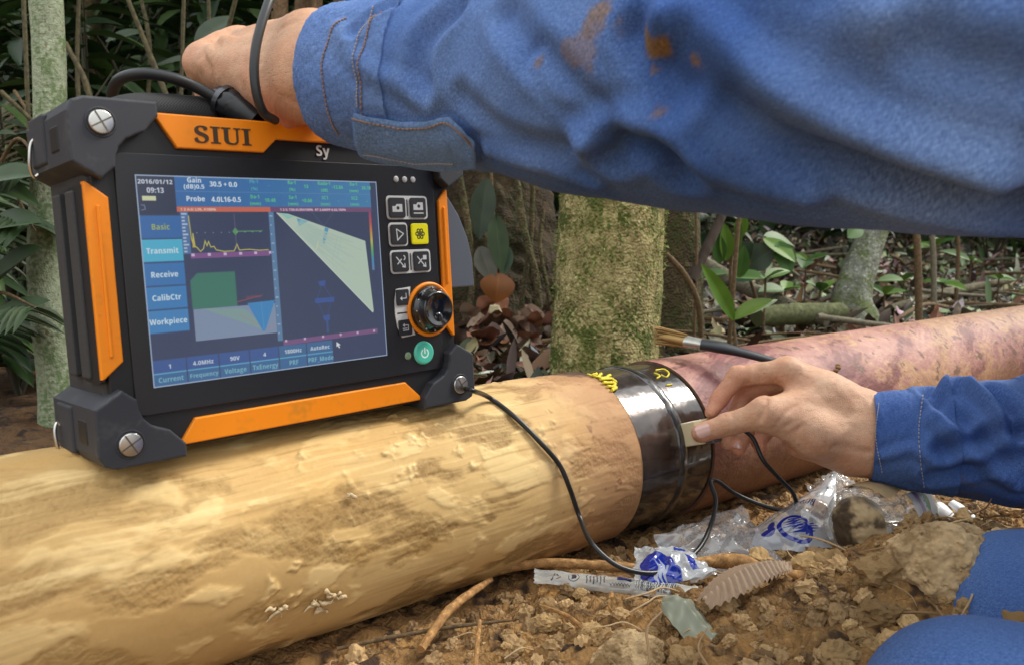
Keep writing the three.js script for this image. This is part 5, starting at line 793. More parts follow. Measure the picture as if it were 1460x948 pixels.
// ---------------------------------------------------------------- leaves
function blade(Lg, W, { curl = 0.2, fold = 0.15, seg = 6, tip = 0.9, wave = 0, rows = 2, twist = 0, cup = 0 } = {}) {  // leaf lying along +x, stalk at the origin
  return grid(seg, rows * 2, (u, v) => { const w = Math.pow(Math.sin(Math.PI * Math.pow(mix(0.02, 1, u), tip)), 0.8) * W, s = (v - 0.5) * w, a = twist * u; const y = -curl * Lg * u * u + fold * Math.abs(s) * 2 + wave * Math.sin(u * 14 + v * 2) * w + cup * Lg * Math.sin(u * 3); return [u * Lg, y + s * Math.sin(a), s * Math.cos(a), u, v]; });
}
const leafMat = (o = {}) => phys({ side: THREE.DoubleSide, roughness: 0.5, transmission: 0.25, thickness: 0, vertexColors: true, ...o });
const vein = tile(128, 128, (u, v) => { const m = Math.abs(v - 0.5), k = 0.86 + 0.1 * (m < 0.02 ? 1 : 0) + 0.09 * Math.sin((u * 16 - m * 14) * 6.28) * 0.4; return [k, k, k]; });
const green = leafMat({ map: vein, roughness: 0.5, specularIntensity: 0.6 }), dry = phys({ side: THREE.DoubleSide, roughness: 0.7 });
const M4 = new THREE.Matrix4(), Q4 = new THREE.Quaternion(), EU = new THREE.Euler();
const placeLeaf = (g, p, yaw, pitch, roll, col) => { const k = g.clone(); k.applyMatrix4(M4.compose(p, Q4.setFromEuler(EU.set(roll, yaw, pitch, 'YZX')), V(1, 1, 1))); return paint(k, (x, y, z, a, b, c, i) => col.map((q) => q * (0.9 + 0.2 * noise(x * 30, y * 30, z * 30)))); };
{ // dead leaves behind the pipe and up the bank
  const kinds = [[blade(1, 0.42, { curl: 0.25, fold: 0.2, seg: 5, rows: 1 }), 11000], [blade(1, 0.5, { curl: -0.2, fold: -0.15, seg: 5, rows: 1, wave: 0.1 }), 11000], [blade(1, 0.3, { curl: 0.6, fold: 0.35, seg: 6, rows: 1, twist: 1 }), 8000], [blade(1, 0.16, { curl: 0.1, fold: 0.2, seg: 4, rows: 1, twist: 0.6 }), 8000]];
  const tones = [[0.10, 0.075, 0.045], [0.18, 0.14, 0.085], [0.34, 0.29, 0.19], [0.05, 0.04, 0.026], [0.04, 0.032, 0.022], [0.16, 0.085, 0.045], [0.60, 0.57, 0.45], [0.07, 0.065, 0.04], [0.04, 0.033, 0.024], [0.09, 0.12, 0.045], [0.46, 0.42, 0.31], [0.05, 0.045, 0.03]];
  kinds.forEach(([g, n], k) => { const L = []; while (L.length < n) { const far = Math.pow(rnd(), 0.75), z = -mix(0.85, 7.5, far), x = rr(-0.45, 1.05) * -z, [s, q] = pq(x, z); if (q > -0.11) continue; const t = tones[Math.floor(rnd() * tones.length)]; L.push({ p: V(x, groundY(x, z) + rr(0.004, 0.03), z), r: [rr(-0.9, 0.9), rr(0, 6.3), rr(-0.7, 0.7)], s: rr(0.02, 0.058) * (k === 3 ? 1.8 : 1) * (1 + 0.06 * -z), c: t.map((c) => c * rr(0.7, 1.25)) }); }
    scatter('leaf_litter', g, dry, L, [['flat brown dead leaves of the forest floor', 'curled grey dead leaves of the forest floor', 'rolled dead leaves of the forest floor', 'slender dead leaves and straw of the forest floor'][k], 'leaf litter']); });
}
// ---------------------------------------------------------------- trees
function barkTex(a, b, c, green, sd) { return tile(512, 512, (u, v) => { const n = wrapN(u, v, 8, sd) * 0.6 + wrapN(u, v, 24, sd + 1) * 0.5 + wrapN(u, v, 70, sd + 2) * 0.4, m = sstep(-0.05, 0.3, wrapN(u, v, 5, sd + 4) * 0.8 + wrapN(u, v, 34, sd + 5) * 0.7); let k = mix3(a, b, clamp(0.5 + n)); k = mix3(k, c, sstep(0.2, 0.45, wrapN(u, v, 40, sd + 6) + 0.3 * n) * 0.7); return mix3(k, green, m * 0.8); }); }
const barkBump = tile(512, 512, (u, v) => [0.5 + 0.4 * wrapN(u, v, 20, 1) + 0.4 * wrapN(u, v, 55, 2)], false);
const mossBark = std({ color: lin(0.80, 0.80, 0.72), map: rep(barkTex([0.44, 0.39, 0.24], [0.80, 0.74, 0.54], [0.86, 0.82, 0.68], [0.27, 0.33, 0.09], 3), 4.6, 4.6), roughness: 0.95, bumpMap: rep(barkBump, 5, 5), bumpScale: 0.006 });
const darkBark = std({ map: rep(barkTex([0.20, 0.16, 0.10], [0.42, 0.36, 0.24], [0.45, 0.42, 0.28], [0.24, 0.26, 0.11], 11), 2.5, 2.5), roughness: 0.95, bumpMap: rep(barkBump, 4, 4), bumpScale: 0.008 });
const paleBark = std({ map: rep(barkTex([0.47, 0.50, 0.40], [0.66, 0.69, 0.58], [0.40, 0.38, 0.28], [0.36, 0.43, 0.27], 21), 5, 5), roughness: 0.9, bumpMap: rep(barkBump, 8, 8), bumpScale: 0.002 });
const greyBark = std({ map: rep(barkTex([0.36, 0.37, 0.31], [0.60, 0.61, 0.56], [0.74, 0.75, 0.74], [0.32, 0.37, 0.17], 31), 4, 4), roughness: 0.9, bumpMap: rep(barkBump, 6, 6), bumpScale: 0.004 });
const crownLeaf = [blade(0.16, 0.06, { seg: 3, rows: 1, curl: 0.3 }), blade(0.22, 0.07, { seg: 3, rows: 1, curl: 0.2, fold: 0.3 })];
function crown(tree, at, radius, n, sd) {                                              // limbs and a loose crown of leaf clumps
  const limbs = [], L = []; const base = tree.position;
  for (let k = 0; k < 7; k++) {
    const a = k * 0.9 + sd, e = at.clone().add(V(Math.cos(a) * radius * rr(0.5, 0.95), rr(0.1, 0.9) * radius * 0.6, Math.sin(a) * radius * rr(0.5, 0.95))), s = at.clone().add(V(0, -radius * 0.35 + k * 0.06, 0));
    limbs.push(sweep([s, s.clone().lerp(e, 0.5).add(V(0, 0.15, 0)), e], [0.03, 0.018, 0.006], { nu: 12, nv: 7 }));
    for (let c = 0; c < 9; c++) { const ce = s.clone().lerp(e, rr(0.4, 1.1)).add(V(rr(-0.5, 0.5), rr(-0.3, 0.4), rr(-0.5, 0.5)).multiplyScalar(radius * 0.45)), cr2 = rr(0.15, 0.4) * radius * 0.5; for (let i = 0; i < n / 63; i++) { const v = V(rr(-1, 1), rr(-1, 1), rr(-1, 1)); v.normalize().multiplyScalar(cr2 * Math.cbrt(rnd())); const t = rnd(); L.push({ p: ce.clone().add(v).sub(base), r: [rr(-0.6, 0.6), rr(0, 6.3), rr(-0.9, 0.4)], s: rr(0.7, 1.3), c: mix3([0.03, 0.06, 0.015], [0.08, 0.13, 0.03], t) }); } }
  }
  wpart('limbs', merge(limbs), darkBark, tree);
  scatter('crown', crownLeaf[0], leafMat({ vertexColors: false }), L, null, tree);
}
function tree(name, pts, rad, mat, label, { nu = 60, nv = 40, rough = 0.1, top = null, flare = 0, group } = {}) {
  const q = pts.map((k) => k.isVector3 ? k : P(...k)), t = thing(name, V(q[0].x, groundBase(q[0].x, q[0].z), q[0].z), label, 'tree', group);
  wpart('trunk', sweep(q, rad, { nu, nv, up: V(0, 0.1, 1), disp: (l, a, f, r) => r * (rough * fbm(l * 9, Math.cos(a) * 1.8, Math.sin(a) * 1.8, 4) + 0.25 * rough * fbm(l * 45, Math.cos(a) * 9, Math.sin(a) * 9, 3) + flare * Math.exp(-l * 5) * (0.6 + 0.5 * Math.sin(a * 5 + 1))) }), mat, t);
  if (top) crown(t, top[0], top[1], top[2], top[3]);
  return t;
}
// mossy trunk right of the detector
{
  const d = 1.36, g0 = P(860, 590, d), up = (y, x) => P(x, y, d);
  const t = tree('mossy_tree', [g0.clone().add(V(0, -0.06, 0)), up(525, 861), up(400, 868), up(285, 873), up(100, 884), up(-300, 905), V(g0.x + 0.05, 2.2, -1.5), V(g0.x - 0.1, 3.6, -1.9)], [0.098, 0.0885, 0.0865, 0.0865, 0.085, 0.08, 0.07, 0.05], mossBark, 'thick upright trunk covered in yellow green moss behind the weld', { nu: 220, nv: 90, rough: 0.07, top: [V(g0.x - 0.2, 3.9, -2.2), 1.2, 2600, 1] });
  const tuft = blade(0.010, 0.0035, { seg: 2, rows: 1, curl: 0.4 }), L = [];
  for (let k = 0; k < 5200; k++) { const y = rr(270, 540), a = rr(0, 6.28), c = P(mix(861.5, 873.5, (540 - y) / 255), y, d), ax = V(Math.cos(a), 0, Math.sin(a)); if (fbm(c.y * 14, Math.cos(a) * 2.4, Math.sin(a) * 2.4, 3) < 0.06) continue; L.push({ p: c.addScaledVector(ax, 0.0865 + rr(-0.002, 0.003)).sub(t.position), r: [rr(0, 6), -a + rr(-0.6, 0.6), rr(-0.9, 0.9)], s: rr(0.35, 0.9), c: mix3([0.07, 0.10, 0.02], [0.28, 0.31, 0.09], rnd()) }); }
  scatter('moss', tuft, phys({ side: THREE.DoubleSide, roughness: 0.9 }), L, null, t);
}
tree('tree', [[972, 560, 1.75], [970, 450, 1.75], [966, 300, 1.76], [962, 100, 1.8], [955, -400, 1.9]], [0.065, 0.05, 0.046, 0.045, 0.04], darkBark, 'darker thin trunk just behind the mossy one', { nu: 90, nv: 36, rough: 0.14, top: [V(0.1, 3.6, -3.0), 1.2, 2400, 2] });
tree('slender_tree', [[84, 650, 1.16], [80, 560, 1.16], [64, 420, 1.16], [62, 330, 1.16], [70, 200, 1.16], [68, 60, 1.17], [62, -60, 1.18], [50, -500, 1.25], V(-0.9, 2.6, -1.5)], [0.027, 0.024, 0.0215, 0.0205, 0.0212, 0.0216, 0.022, 0.02, 0.015], paleBark, 'slender pale green trunk at the left edge behind the detector', { nu: 160, nv: 36, rough: 0.1, top: [V(-0.95, 2.9, -1.9), 1.2, 2600, 3] });
tree('bent_tree', [[1212, 500, 2.25], [1216, 465, 2.25], [1214, 430, 2.25], [1222, 395, 2.26], [1238, 350, 2.28], [1252, 310, 2.3], [1275, 200, 2.4], [1300, 0, 2.6], V(1.5, 3.6, -4.2)], [0.085, 0.062, 0.048, 0.042, 0.038, 0.036, 0.033, 0.03, 0.02], greyBark, 'small bent grey trunk with mottled bark rising behind the red pipe', { nu: 120, nv: 36, rough: 0.16, flare: 0.35, top: [V(1.5, 4.2, -4.6), 1.3, 2400, 4] });
tree('buttress_tree', [[716, 560, 2.1], [714, 470, 2.1], [712, 380, 2.12], [708, 250, 2.16], [704, 0, 2.25], [700, -400, 2.4], V(-0.1, 3.4, -2.7)], [0.26, 0.175, 0.150, 0.135, 0.12, 0.11, 0.08], std({ map: darkBark.map, color: lin(0.5, 0.42, 0.34), roughness: 0.95, bumpMap: darkBark.bumpMap, bumpScale: 0.008 }), 'wide brown trunk with root ridges between the detector and the mossy trunk', { nu: 140, nv: 110, rough: 0.34, flare: 0.25, top: [V(-0.1, 3.6, -3.1), 1.7, 3200, 5] });
let kr = 0;
for (const [pts, r] of [[[[735, 250, 1.93], [748, 330, 1.90], [765, 400, 1.87], [770, 470, 1.86], [775, 540, 1.84]], 0.009], [[[760, 260, 1.94], [757, 340, 1.92], [745, 420, 1.88], [740, 490, 1.86]], 0.006], [[[655, 250, 1.95], [668, 330, 1.93], [672, 420, 1.90], [650, 500, 1.86]], 0.008], [[[775, 300, 1.92], [770, 350, 1.9], [782, 420, 1.88], [790, 480, 1.86]], 0.005], [[[690, 330, 1.93], [705, 420, 1.91], [700, 500, 1.87]], 0.006]]) stick('climbing_root', pts, r, darkBark, 'woody root climbing down the wide brown trunk, ' + ORD[ranks([735, 760, 655, 775, 690])[kr++]], 'root', 'roots on the wide brown trunk', 0.4);
// trees further back, their stems between the leaves
const k2 = ranks([150, 330, 540, 900, 1190, 1310, -60, 1060, 240, 720, 1010]);
[[[150, 3.6, 0.05], [330, 4.4, 0.07], [540, 5.2, 0.09], [900, 6, 0.1], [1190, 5.6, 0.07], [1310, 6.4, 0.09], [-60, 4.8, 0.08], [1060, 7, 0.10], [240, 6.5, 0.08], [720, 4.6, 0.07], [1010, 5, 0.06]]][0].forEach(([x, d, r], k) => { const b = P(x, 380, d), y = groundBase(b.x, b.z); tree('forest_tree', [V(b.x, y - 0.1, b.z), V(b.x + rr(-0.05, 0.05), y + 1, b.z), V(b.x + rr(-0.15, 0.15), y + 2.4, b.z), V(b.x + rr(-0.3, 0.3), y + 4.4, b.z)], [r * 1.3, r, r * 0.9, r * 0.6], [darkBark, greyBark, paleBark][k % 3], 'forest tree deep in the undergrowth, ' + ORD[k2[k]] + ' of those far back', { nu: 40, nv: 18, top: [V(b.x, y + 4.2, b.z - 0.4), 1.9, 3200, k], group: 'trees of the forest behind' }); });
// ---------------------------------------------------------------- lianas, saplings and canes
const lianaMat = std({ map: rep(greyTex, 12, 12), color: lin(0.55, 0.52, 0.36), roughness: 0.9 });
[[[32, -20, 1.5], [40, 180, 1.48], [44, 300, 1.47], [46, 420, 1.46]], [[112, -20, 1.8], [110, 120, 1.8], [128, 300, 1.78]], [[196, -20, 2.0], [212, 60, 2.0], [206, 200, 2.0]], [[262, -20, 1.7], [258, 130, 1.7], [256, 260, 1.7]], [[296, -20, 1.9], [298, 60, 1.9], [292, 200, 1.9]], [[178, -10, 1.6], [230, 120, 1.6], [255, 180, 1.58]], [[0, 130, 1.4], [50, 180, 1.42], [90, 250, 1.45]], [[340, -20, 1.6], [320, 60, 1.62], [300, 140, 1.62]], [[92, 60, 1.5], [125, 130, 1.5], [135, 260, 1.5]]].forEach((q, k) => stick('liana', q, [0.004, 0.0035 + 0.001 * (k % 3), 0.004], lianaMat, 'thin woody liana among dark leaves at upper left, ' + ORD[[0, 3, 5, 7, 8, 4, 1, 6, 2][k]], 'liana', 'lianas at the upper left', 0.3));
[[402, 2.2, 0.022], [424, 2.35, 0.026], [449, 2.3, 0.018], [478, 2.5, 0.02], [385, 2.6, 0.012], [520, 2.4, 0.016]].forEach(([x, d, r], k) => { const b = P(x, 430, d); stick('cane', [V(b.x, groundBase(b.x, b.z) - 0.02, b.z), P(x + 2, 150, d), P(x + rr(-6, 10), -40, d), P(x + rr(-20, 24), -500, d * 1.1)], [r, r * 0.95, r * 0.9, r * 0.7], std({ map: rep(twigTex, 5, 5), color: lin(1, 0.95, 0.8), roughness: 0.7 }), 'tan cane behind the upper hand, ' + ORD[ranks([402, 424, 449, 478, 385, 520])[k]] + ' of the row', 'cane', 'canes behind the upper hand', 0.12); });
for (const [x0, y0, x1, y1, d, r, l, m] of [[1313, 470, 1299, 250, 2.0, 0.0085, 'straight tan sapling stem right of the bent trunk', twigMat], [1334, 450, 1322, 260, 2.25, 0.0075, 'greenish sapling stem just right of the tan one', greyMat], [1366, 400, 1362, 300, 2.6, 0.006, 'dark sapling stem near the right edge', twigMat], [989, 470, 992, 260, 1.6, 0.003, 'hair thin stem beside the darker trunk', twigMat], [1040, 400, 1062, 220, 1.5, 0.004, 'leaning brown stem among the bright plants', twigMat]]) { const b = P(x0, y0, d); stick('sapling', [V(b.x, groundBase(b.x, b.z) - 0.01, b.z), P((x0 + x1) / 2 + 3, (y0 + y1) / 2, d), P(x1, y1, d), P(x1 + (x1 - x0) * 2, y1 - 500, d)], [r, r, r * 0.95, r * 0.7], m, l, 'sapling', undefined, 0.15); }
stick('branch', [[985, 400, 1.6], [1010, 350, 1.62], [1028, 310, 1.64], [1050, 240, 1.66]], [0.011, 0.010, 0.010, 0.009], std({ color: lin(0.045, 0.03, 0.02), roughness: 0.9 }), 'dark branch leaning right of the darker trunk', 'branch');
stick('branch', [[950, 362, 1.55], [975, 390, 1.55], [995, 430, 1.56], [1000, 480, 1.58]], [0.005, 0.006, 0.006, 0.005], twigMat, 'thin brown branch curving down right of the mossy trunk', 'branch');
stick('fallen_log', [[1000, 372, 2.15], [1045, 400, 2.1], [1110, 430, 2.0], [1180, 458, 1.9]], [0.018, 0.02, 0.019, 0.014], greyMat, 'mossy grey log slanting down to the bent trunk', 'log');
stick('fallen_log', [[1080, 452, 1.85], [1130, 448, 1.9], [1200, 446, 1.98]], [0.022, 0.026, 0.024], std({ map: rep(greyTex, 9, 9), color: lin(0.6, 0.75, 0.4), roughness: 0.9 }), 'short greenish log behind the bright seedling', 'log');
stick('fallen_log', [[1270, 440, 2.5], [1340, 420, 2.7], [1440, 400, 2.9]], [0.012, 0.017, 0.012], std({ map: rep(greyTex, 8, 8), color: lin(0.75, 0.72, 0.62), roughness: 0.9 }), 'pale broken log on the litter at the right edge', 'log');
for (let k = 0; k < 60; k++) { const z = -rr(1.5, 4.8), x = rr(0.05, 0.68) * -z, a = rr(0, 3.1), l = rr(0.08, 0.3), y = groundBase(x, z) + 0.04; stick('fallen_twig', [V(x - Math.cos(a) * l, y + rr(-0.01, 0.03), z - Math.sin(a) * l), V(x, y + rr(0.01, 0.04), z), V(x + Math.cos(a) * l, y + rr(-0.01, 0.05), z + Math.sin(a) * l)], rr(0.002, 0.007), [twigMat, greyMat][k % 2], 'bare twig lying on the leaf litter behind the red pipe', 'twig', 'twigs on the leaf litter', 0.3); }
// ---------------------------------------------------------------- plants
function plant(name, at, label, group, build, cat = 'plant') { const t = thing(name, at, label, cat, group), leaves = []; const stems = build(leaves) ?? []; if (stems.length) wpart('stem', merge(stems), twigMat, t); for (const g of leaves) wpart('leaf', g, green, t); return t; }
function leafTo(a, b, W, o, col, facing = V(0, 0.5, 1)) {                               // a leaf from its stalk to its tip
  const L = a.distanceTo(b), x = b.clone().sub(a).normalize(), z = x.clone().cross(facing).normalize(), y = z.clone().cross(x), g = blade(L, W, { seg: 14, rows: 4, ...o });
  g.applyMatrix4(M4.makeBasis(x, y, z).setPosition(a)); return paint(g, (px, py, pz) => col.map((q) => q * (0.92 + 0.25 * noise(px * 40, py * 40, pz * 40))));
}
const BRIGHT = [0.17, 0.33, 0.035], MID = [0.08, 0.20, 0.035], DARKG = [0.025, 0.065, 0.02], GREYG = [0.10, 0.14, 0.085];
plant('seedling', P(1048, 520, 1.42), 'bright green seedling with two pointed leaves just behind the brush', undefined, (l) => { const b = P(1046, 456, 1.42); l.push(leafTo(b, P(1002, 376, 1.38), 0.030, { curl: 0.04, fold: 0.3 }, BRIGHT), leafTo(b, P(1103, 426, 1.40), 0.034, { curl: 0.03, fold: 0.25 }, [0.2, 0.32, 0.05], V(0, 1, 0.6)), leafTo(b, P(1110, 424, 1.52), 0.03, { curl: 0.03 }, [0.24, 0.32, 0.18], V(0, 1, 0.3))); return [sweep([P(1050, 530, 1.42), P(1049, 490, 1.42), b], [0.004, 0.0035, 0.002], { nu: 12, nv: 7 })]; });
plant('broad_leaf_plant', P(1085, 420, 1.9), 'green plant with glossy drooping leaves behind the seedling', undefined, (l) => { const b = P(1068, 380, 1.9); l.push(leafTo(P(1090, 340, 1.88), P(1136, 368, 1.82), 0.05, { curl: 0.12, fold: 0.12 }, BRIGHT, V(0, 1, 0.5)), leafTo(P(1090, 338, 1.9), P(1140, 345, 1.92), 0.055, { curl: 0.2 }, MID, V(0, 1, 0.5)), leafTo(P(1110, 345, 1.86), P(1128, 390, 1.84), 0.05, { curl: 0.05 }, MID), leafTo(b, P(1058, 345, 1.88), 0.07, { curl: 0.15 }, DARKG, V(0, 0.7, 1)), leafTo(b, P(1105, 352, 1.86), 0.07, { curl: 0.15 }, GREYG, V(0, 0.7, 1)), leafTo(b, P(1052, 400, 1.88), 0.06, { curl: 0.1 }, [0.03, 0.13, 0.03])); return [sweep([P(1080, 430, 1.92), b, P(1092, 338, 1.9)], 0.004, { nu: 12, nv: 6 })]; });
plant('upright_plant', P(1040, 410, 1.7), 'plant with narrow upright green leaves beside the dark branch', undefined, (l) => { for (const [x0, y0, x1, y1, w, c] of [[1036, 372, 1034, 318, 0.03, BRIGHT], [1026, 376, 1022, 330, 0.03, MID], [1052, 340, 1062, 300, 0.028, BRIGHT], [1048, 370, 1056, 312, 0.018, [0.13, 0.22, 0.04]], [1054, 396, 1062, 350, 0.03, MID], [1018, 350, 1030, 305, 0.02, [0.2, 0.3, 0.08]]]) l.push(leafTo(P(x0, y0, 1.68), P(x1, y1, 1.66), w, { curl: 0.05, fold: 0.3 }, c)); return [sweep([P(1044, 430, 1.7), P(1042, 380, 1.7), P(1052, 320, 1.69)], 0.0035, { nu: 10, nv: 6 })]; });
plant('small_plant', P(1165, 425, 2.0), 'small plant of two roundish leaves left of the bent trunk', undefined, (l) => { const b = P(1170, 415, 2.0); l.push(leafTo(b, P(1152, 400, 1.97), 0.035, { curl: 0.1 }, MID, V(0, 1, 0.5)), leafTo(b, P(1190, 398, 2.0), 0.025, { curl: 0.1 }, BRIGHT, V(0, 1, 0.5)), leafTo(b, P(1175, 400, 1.95), 0.03, { curl: 0.1 }, MID, V(0, 1, 0.5))); return [sweep([P(1168, 440, 2.0), b], 0.003, { nu: 6, nv: 6 })]; });
plant('twig_leaf', P(1228, 330, 2.2), 'single broad green leaf on the bent trunk', undefined, (l) => { l.push(leafTo(P(1226, 318, 2.2), P(1212, 338, 2.16), 0.05, { curl: 0.1, fold: 0.1 }, [0.13, 0.26, 0.07], V(0.3, 0.4, 1))); return [sweep([P(1242, 320, 2.26), P(1226, 318, 2.2)], 0.003, { nu: 6, nv: 6 })]; }, 'leaf');
plant('hanging_leaves', P(690, 330, 1.8), 'dull green and withered leaves hanging against the wide brown trunk', undefined, (l) => { l.push(leafTo(P(694, 255, 1.80), P(683, 342, 1.78), 0.055, { curl: 0.04, fold: 0.2 }, [0.055, 0.085, 0.045]), leafTo(P(706, 306, 1.79), P(715, 388, 1.77), 0.046, { curl: 0.05, fold: 0.25 }, [0.07, 0.115, 0.04]), leafTo(P(684, 352, 1.79), P(703, 402, 1.77), 0.05, { curl: 0.05 }, [0.15, 0.145, 0.11]), leafTo(P(722, 350, 1.80), P(718, 392, 1.78), 0.036, { curl: 0.1 }, [0.13, 0.2, 0.13]), leafTo(P(712, 390, 1.78), P(707, 432, 1.77), 0.075, { curl: 0.15, cup: 0.1 }, [0.33, 0.115, 0.025])); return [sweep([P(700, 240, 1.82), P(703, 300, 1.81), P(712, 392, 1.79)], 0.0035, { nu: 14, nv: 6 })]; });
{ const g = sweep([P(707, 452, 1.77), P(706, 446, 1.765), P(705, 436, 1.76)], [0.006, 0.016, 0.011], { nu: 12, nv: 16, squash: 0.6 }); solo('fungus', g, std({ color: lin(0.55, 0.47, 0.28), roughness: 0.7 }), 'pale round fungus below the withered orange leaf', 'fungus'); }
{ // heap of curled reddish brown leaves at the foot of the wide trunk
  const G = [blade(0.13, 0.075, { curl: 0.3, fold: 0.4, seg: 10, rows: 3, wave: 0.05, twist: 0.6 }), blade(0.11, 0.07, { curl: -0.4, fold: 0.2, seg: 10, rows: 3, wave: 0.08 })];
  const cols = [[0.13, 0.05, 0.028], [0.22, 0.085, 0.04], [0.15, 0.085, 0.055], [0.28, 0.19, 0.13], [0.09, 0.045, 0.03]], mats = cols.map((c) => std({ color: lin(...c), roughness: 0.6, side: THREE.DoubleSide }));
  for (let k = 0; k < 70; k++) { const x = rr(662, 778), y = rr(438, 520), d = mix(1.82, 1.55, (y - 440) / 80) + rr(-0.04, 0.04), p = P(x, y, d); p.y = Math.max(groundBase(p.x, p.z) + 0.02, p.y - 0.01); const m = shade(new THREE.Mesh(G[k % 2], mats[k % 5])); m.name = numbered('dead_leaf'); m.position.copy(p); m.rotation.set(rr(-1.0, 1.0), rr(0, 6.3), rr(-0.8, 0.8)); m.scale.setScalar(rr(0.32, 0.72)); scene.add(m); tag(m, 'curled reddish brown dead leaf heaped between detector and mossy trunk', 'leaf', 'dead leaves heaped at the wide trunk'); }
}
{ // more small green plants on the litter behind the red pipe
  const X = [[1000, 395, 1.75, 3], [1092, 398, 1.72, 4], [1150, 372, 2.3, 4], [1290, 400, 2.6, 4], [1345, 405, 2.5, 5], [1385, 372, 3.0, 5], [1425, 398, 2.8, 4], [1330, 352, 3.4, 5], [1262, 420, 2.35, 3], [1120, 415, 2.0, 3]], k = ranks(X.map((q) => q[0]));
  X.forEach(([x, y, d, n], i) => { const b0 = P(x, y, d), y0 = groundBase(b0.x, b0.z), at = V(b0.x, y0, b0.z), b = V(b0.x, Math.max(b0.y, y0 + 0.03), b0.z); plant('ground_plant', at, 'small green plant on litter behind the red pipe, ' + ORD[k[i]] + ' of ten', undefined, (l) => { for (let j = 0; j < n; j++) { const a = j * 2.4 + i, L = rr(0.04, 0.085) * (0.6 + d * 0.2); l.push(leafTo(b, b.clone().add(V(Math.cos(a) * L, rr(-0.1, 0.6) * L, Math.sin(a) * L)), L * rr(0.4, 0.6), { curl: 0.12, fold: 0.2 }, mix3(MID, BRIGHT, rnd()), V(0, 1, 0.5))); } return [sweep([at.clone().add(V(0, -0.01, 0)), b], 0.0025, { nu: 6, nv: 6 })]; }); });
}
// dark shrubs behind the detector: arching stems with leaves along them
const darkStem = std({ color: lin(0.055, 0.05, 0.03), roughness: 0.9 });
function shrub(at, n, H, spread, LW, colA, colB, label, group, o = {}) {
  const t = thing('shrub', at, label, 'shrub', group), stems = [], leaves = [], g0 = blade(LW[0], LW[1], { seg: 5, rows: 1, curl: 0.25, fold: 0.25, ...o });
  for (let k = 0; k < n; k++) {
    const a = rr(0, 6.28), e = at.clone().add(V(Math.cos(a) * spread * rr(0.3, 1), H * rr(0.5, 1.05), Math.sin(a) * spread * rr(0.3, 1))), m = at.clone().lerp(e, 0.55).add(V(0, H * 0.16, 0)), c = new THREE.QuadraticBezierCurve3(at, m, e);
    stems.push(sweep([at, m, e], [0.005, 0.004, 0.0015], { nu: 8, nv: 5, caps: false }));
    for (let i = 0; i < (o.per ?? 17); i++) { const q = 0.25 + 0.75 * i / (o.per ?? 17), T = c.getTangent(q), yaw = Math.atan2(-T.z, T.x) + (i % 2 ? 1 : -1) * rr(0.5, 1.2); leaves.push(placeLeaf(g0, c.getPoint(q), yaw, rr(-0.5, 0.35), rr(-0.5, 0.5), mix3(colA, colB, Math.pow(rnd(), 2)))); }
  }
  wpart('stem', merge(stems), darkStem, t); tag(wpart('leaves', merge(leaves), green, t), null, null, null, 'stuff');
  return t;
}
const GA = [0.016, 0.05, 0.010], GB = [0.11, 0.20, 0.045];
const SX = [20, 130, 240, 330, 60, 180, 420, 0, 30, 300, 560, 720, -80, 660, 1000, 1240, 1420]; let ks = 0;
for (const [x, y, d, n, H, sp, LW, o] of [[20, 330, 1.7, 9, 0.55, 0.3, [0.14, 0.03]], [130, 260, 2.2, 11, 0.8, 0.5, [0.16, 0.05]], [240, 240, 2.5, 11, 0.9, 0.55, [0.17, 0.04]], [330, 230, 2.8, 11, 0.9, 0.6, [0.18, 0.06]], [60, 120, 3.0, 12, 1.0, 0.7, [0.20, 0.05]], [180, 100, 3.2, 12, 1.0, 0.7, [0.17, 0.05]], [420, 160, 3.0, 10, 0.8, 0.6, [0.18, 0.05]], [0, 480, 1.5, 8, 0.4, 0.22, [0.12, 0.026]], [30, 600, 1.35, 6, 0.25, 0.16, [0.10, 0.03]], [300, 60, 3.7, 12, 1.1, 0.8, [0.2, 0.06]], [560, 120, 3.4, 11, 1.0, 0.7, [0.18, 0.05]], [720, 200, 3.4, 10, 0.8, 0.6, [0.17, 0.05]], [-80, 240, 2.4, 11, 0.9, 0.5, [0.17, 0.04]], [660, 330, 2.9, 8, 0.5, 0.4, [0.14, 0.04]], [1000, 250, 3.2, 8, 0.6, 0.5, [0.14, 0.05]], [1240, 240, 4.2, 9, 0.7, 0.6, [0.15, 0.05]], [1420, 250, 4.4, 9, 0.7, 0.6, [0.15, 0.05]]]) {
  const b = P(x, y, d), gy = groundBase(b.x, b.z); shrub(V(b.x, gy, b.z), n, Math.max(H, b.y - gy + H * 0.35), sp, LW, GA, GB, 'dark leafy shrub in the shaded undergrowth, ' + ORD[ranks(SX)[ks++]], 'shaded shrubs of the undergrowth', o);
}
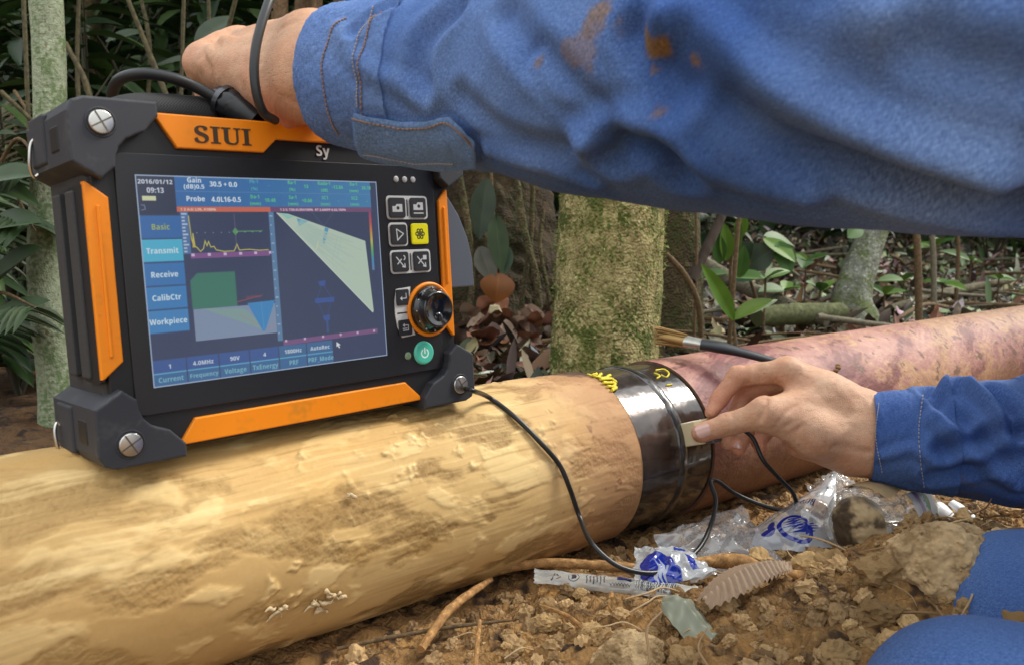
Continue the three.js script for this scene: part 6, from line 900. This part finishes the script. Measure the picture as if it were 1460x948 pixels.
// palm fronds at the left edge
function frond(list, stems, a, m, e, n, len, w, col) { const c = new THREE.QuadraticBezierCurve3(a, m, e); stems.push(sweep([a, m, e], [0.004, 0.003, 0.001], { nu: 14, nv: 5, caps: false })); const g = blade(1, w, { seg: 5, rows: 1, curl: 0.25, fold: 0.4 }); for (let i = 0; i < n; i++) for (const s of [-1, 1]) { const q = 0.15 + 0.83 * i / n, T = c.getTangent(q), yaw = Math.atan2(-T.z, T.x) + s * 1.0, k = g.clone().scale(len * (0.5 + Math.sin(q * 3) * 0.6), len, len); list.push(placeLeaf(k, c.getPoint(q), yaw, -0.25 + 0.2 * noise(i, s), s * 0.3, mix3(col, [0.10, 0.16, 0.05], rnd() * 0.5))); } }
for (const [l, fs, col] of [['low palm with drooping fronds at the left edge beside the slender trunk', [[[-40, 330, 1.25], [20, 200, 1.2], [60, 245, 1.12], 16, 0.085], [[-50, 420, 1.2], [0, 260, 1.15], [50, 330, 1.08], 16, 0.08], [[-40, 520, 1.15], [-10, 420, 1.1], [55, 440, 1.06], 14, 0.07]], [0.035, 0.085, 0.022]], ['dry brown fern hanging at the left edge above the palm', [[[20, 130, 1.7], [40, 170, 1.66], [36, 290, 1.62], 18, 0.06], [[10, 150, 1.7], [22, 190, 1.66], [18, 300, 1.62], 16, 0.05]], [0.16, 0.13, 0.08]]]) {
  const at = P(fs[0][0][0], fs[0][0][1] + 200, fs[0][0][2]), t = thing(l.startsWith('dry') ? 'fern' : 'palm', at, l, l.startsWith('dry') ? 'fern' : 'palm');
  for (const f of fs) { const st = [], lv = []; frond(lv, st, P(...f[0]), P(...f[1]), P(...f[2]), f[3], f[4], 0.16, col); const fr = wpart('frond_stem', merge(st), twigMat, t); tag(wpart('leaflets', merge(lv), green, fr), null, null, null, 'stuff'); }
}
plant('broad_leaf_plant', P(20, 560, 1.12), 'plant with long glossy leaves low at the left edge', undefined, (l) => { for (const [a, b, w, c] of [[[-30, 262, 1.1], [50, 240, 1.06], 0.045, [0.06, 0.12, 0.035]], [[-30, 330, 1.12], [48, 305, 1.05], 0.05, [0.05, 0.11, 0.03]], [[-20, 420, 1.12], [45, 345, 1.06], 0.06, [0.035, 0.08, 0.02]], [[-30, 480, 1.1], [58, 420, 1.05], 0.05, [0.05, 0.10, 0.03]], [[-30, 250, 1.15], [48, 280, 1.07], 0.03, [0.07, 0.13, 0.04]]]) l.push(leafTo(P(...a), P(...b), w, { curl: 0.1, fold: 0.2 }, c, V(0, 1, 0.8))); return []; });
plant('long_leaf_plant', P(270, 120, 2.0), 'long pale leaf catching light left of the upper hand', undefined, (l) => { l.push(leafTo(P(278, 62, 1.8), P(330, 18, 1.82), 0.05, { curl: 0.1 }, [0.12, 0.17, 0.11], V(0, 0.7, 1)), leafTo(P(215, 98, 2.0), P(286, 72, 1.95), 0.04, { curl: 0.1 }, [0.06, 0.1, 0.04], V(0, 1, 0.7)), leafTo(P(150, 60, 2.0), P(205, 40, 2.0), 0.05, { curl: 0.1 }, [0.05, 0.1, 0.03], V(0, 1, 0.7))); return [sweep([P(275, 140, 1.82), P(278, 62, 1.8)], 0.003, { nu: 6, nv: 5 })]; });
{ // mass of undergrowth closing the view, up the hillside
  const gs = [blade(1, 0.36, { seg: 4, rows: 1, curl: 0.25, fold: 0.25 }), blade(1, 0.2, { seg: 4, rows: 1, curl: 0.4, fold: 0.3 })];
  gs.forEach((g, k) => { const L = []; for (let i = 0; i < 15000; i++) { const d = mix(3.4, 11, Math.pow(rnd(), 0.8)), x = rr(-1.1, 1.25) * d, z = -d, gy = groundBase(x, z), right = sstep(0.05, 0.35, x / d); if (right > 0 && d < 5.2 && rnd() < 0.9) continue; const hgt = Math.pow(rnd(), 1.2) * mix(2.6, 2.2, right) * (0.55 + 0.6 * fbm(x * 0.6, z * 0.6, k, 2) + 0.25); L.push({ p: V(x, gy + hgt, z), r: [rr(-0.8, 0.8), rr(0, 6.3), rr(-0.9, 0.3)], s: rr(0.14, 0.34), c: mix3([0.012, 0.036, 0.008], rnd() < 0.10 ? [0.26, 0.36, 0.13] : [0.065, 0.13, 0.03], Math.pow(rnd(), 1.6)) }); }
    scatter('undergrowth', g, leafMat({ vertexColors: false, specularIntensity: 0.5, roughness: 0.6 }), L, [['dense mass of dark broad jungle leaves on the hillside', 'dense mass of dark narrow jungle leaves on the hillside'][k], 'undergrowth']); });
}
renderer.render(scene, camera);
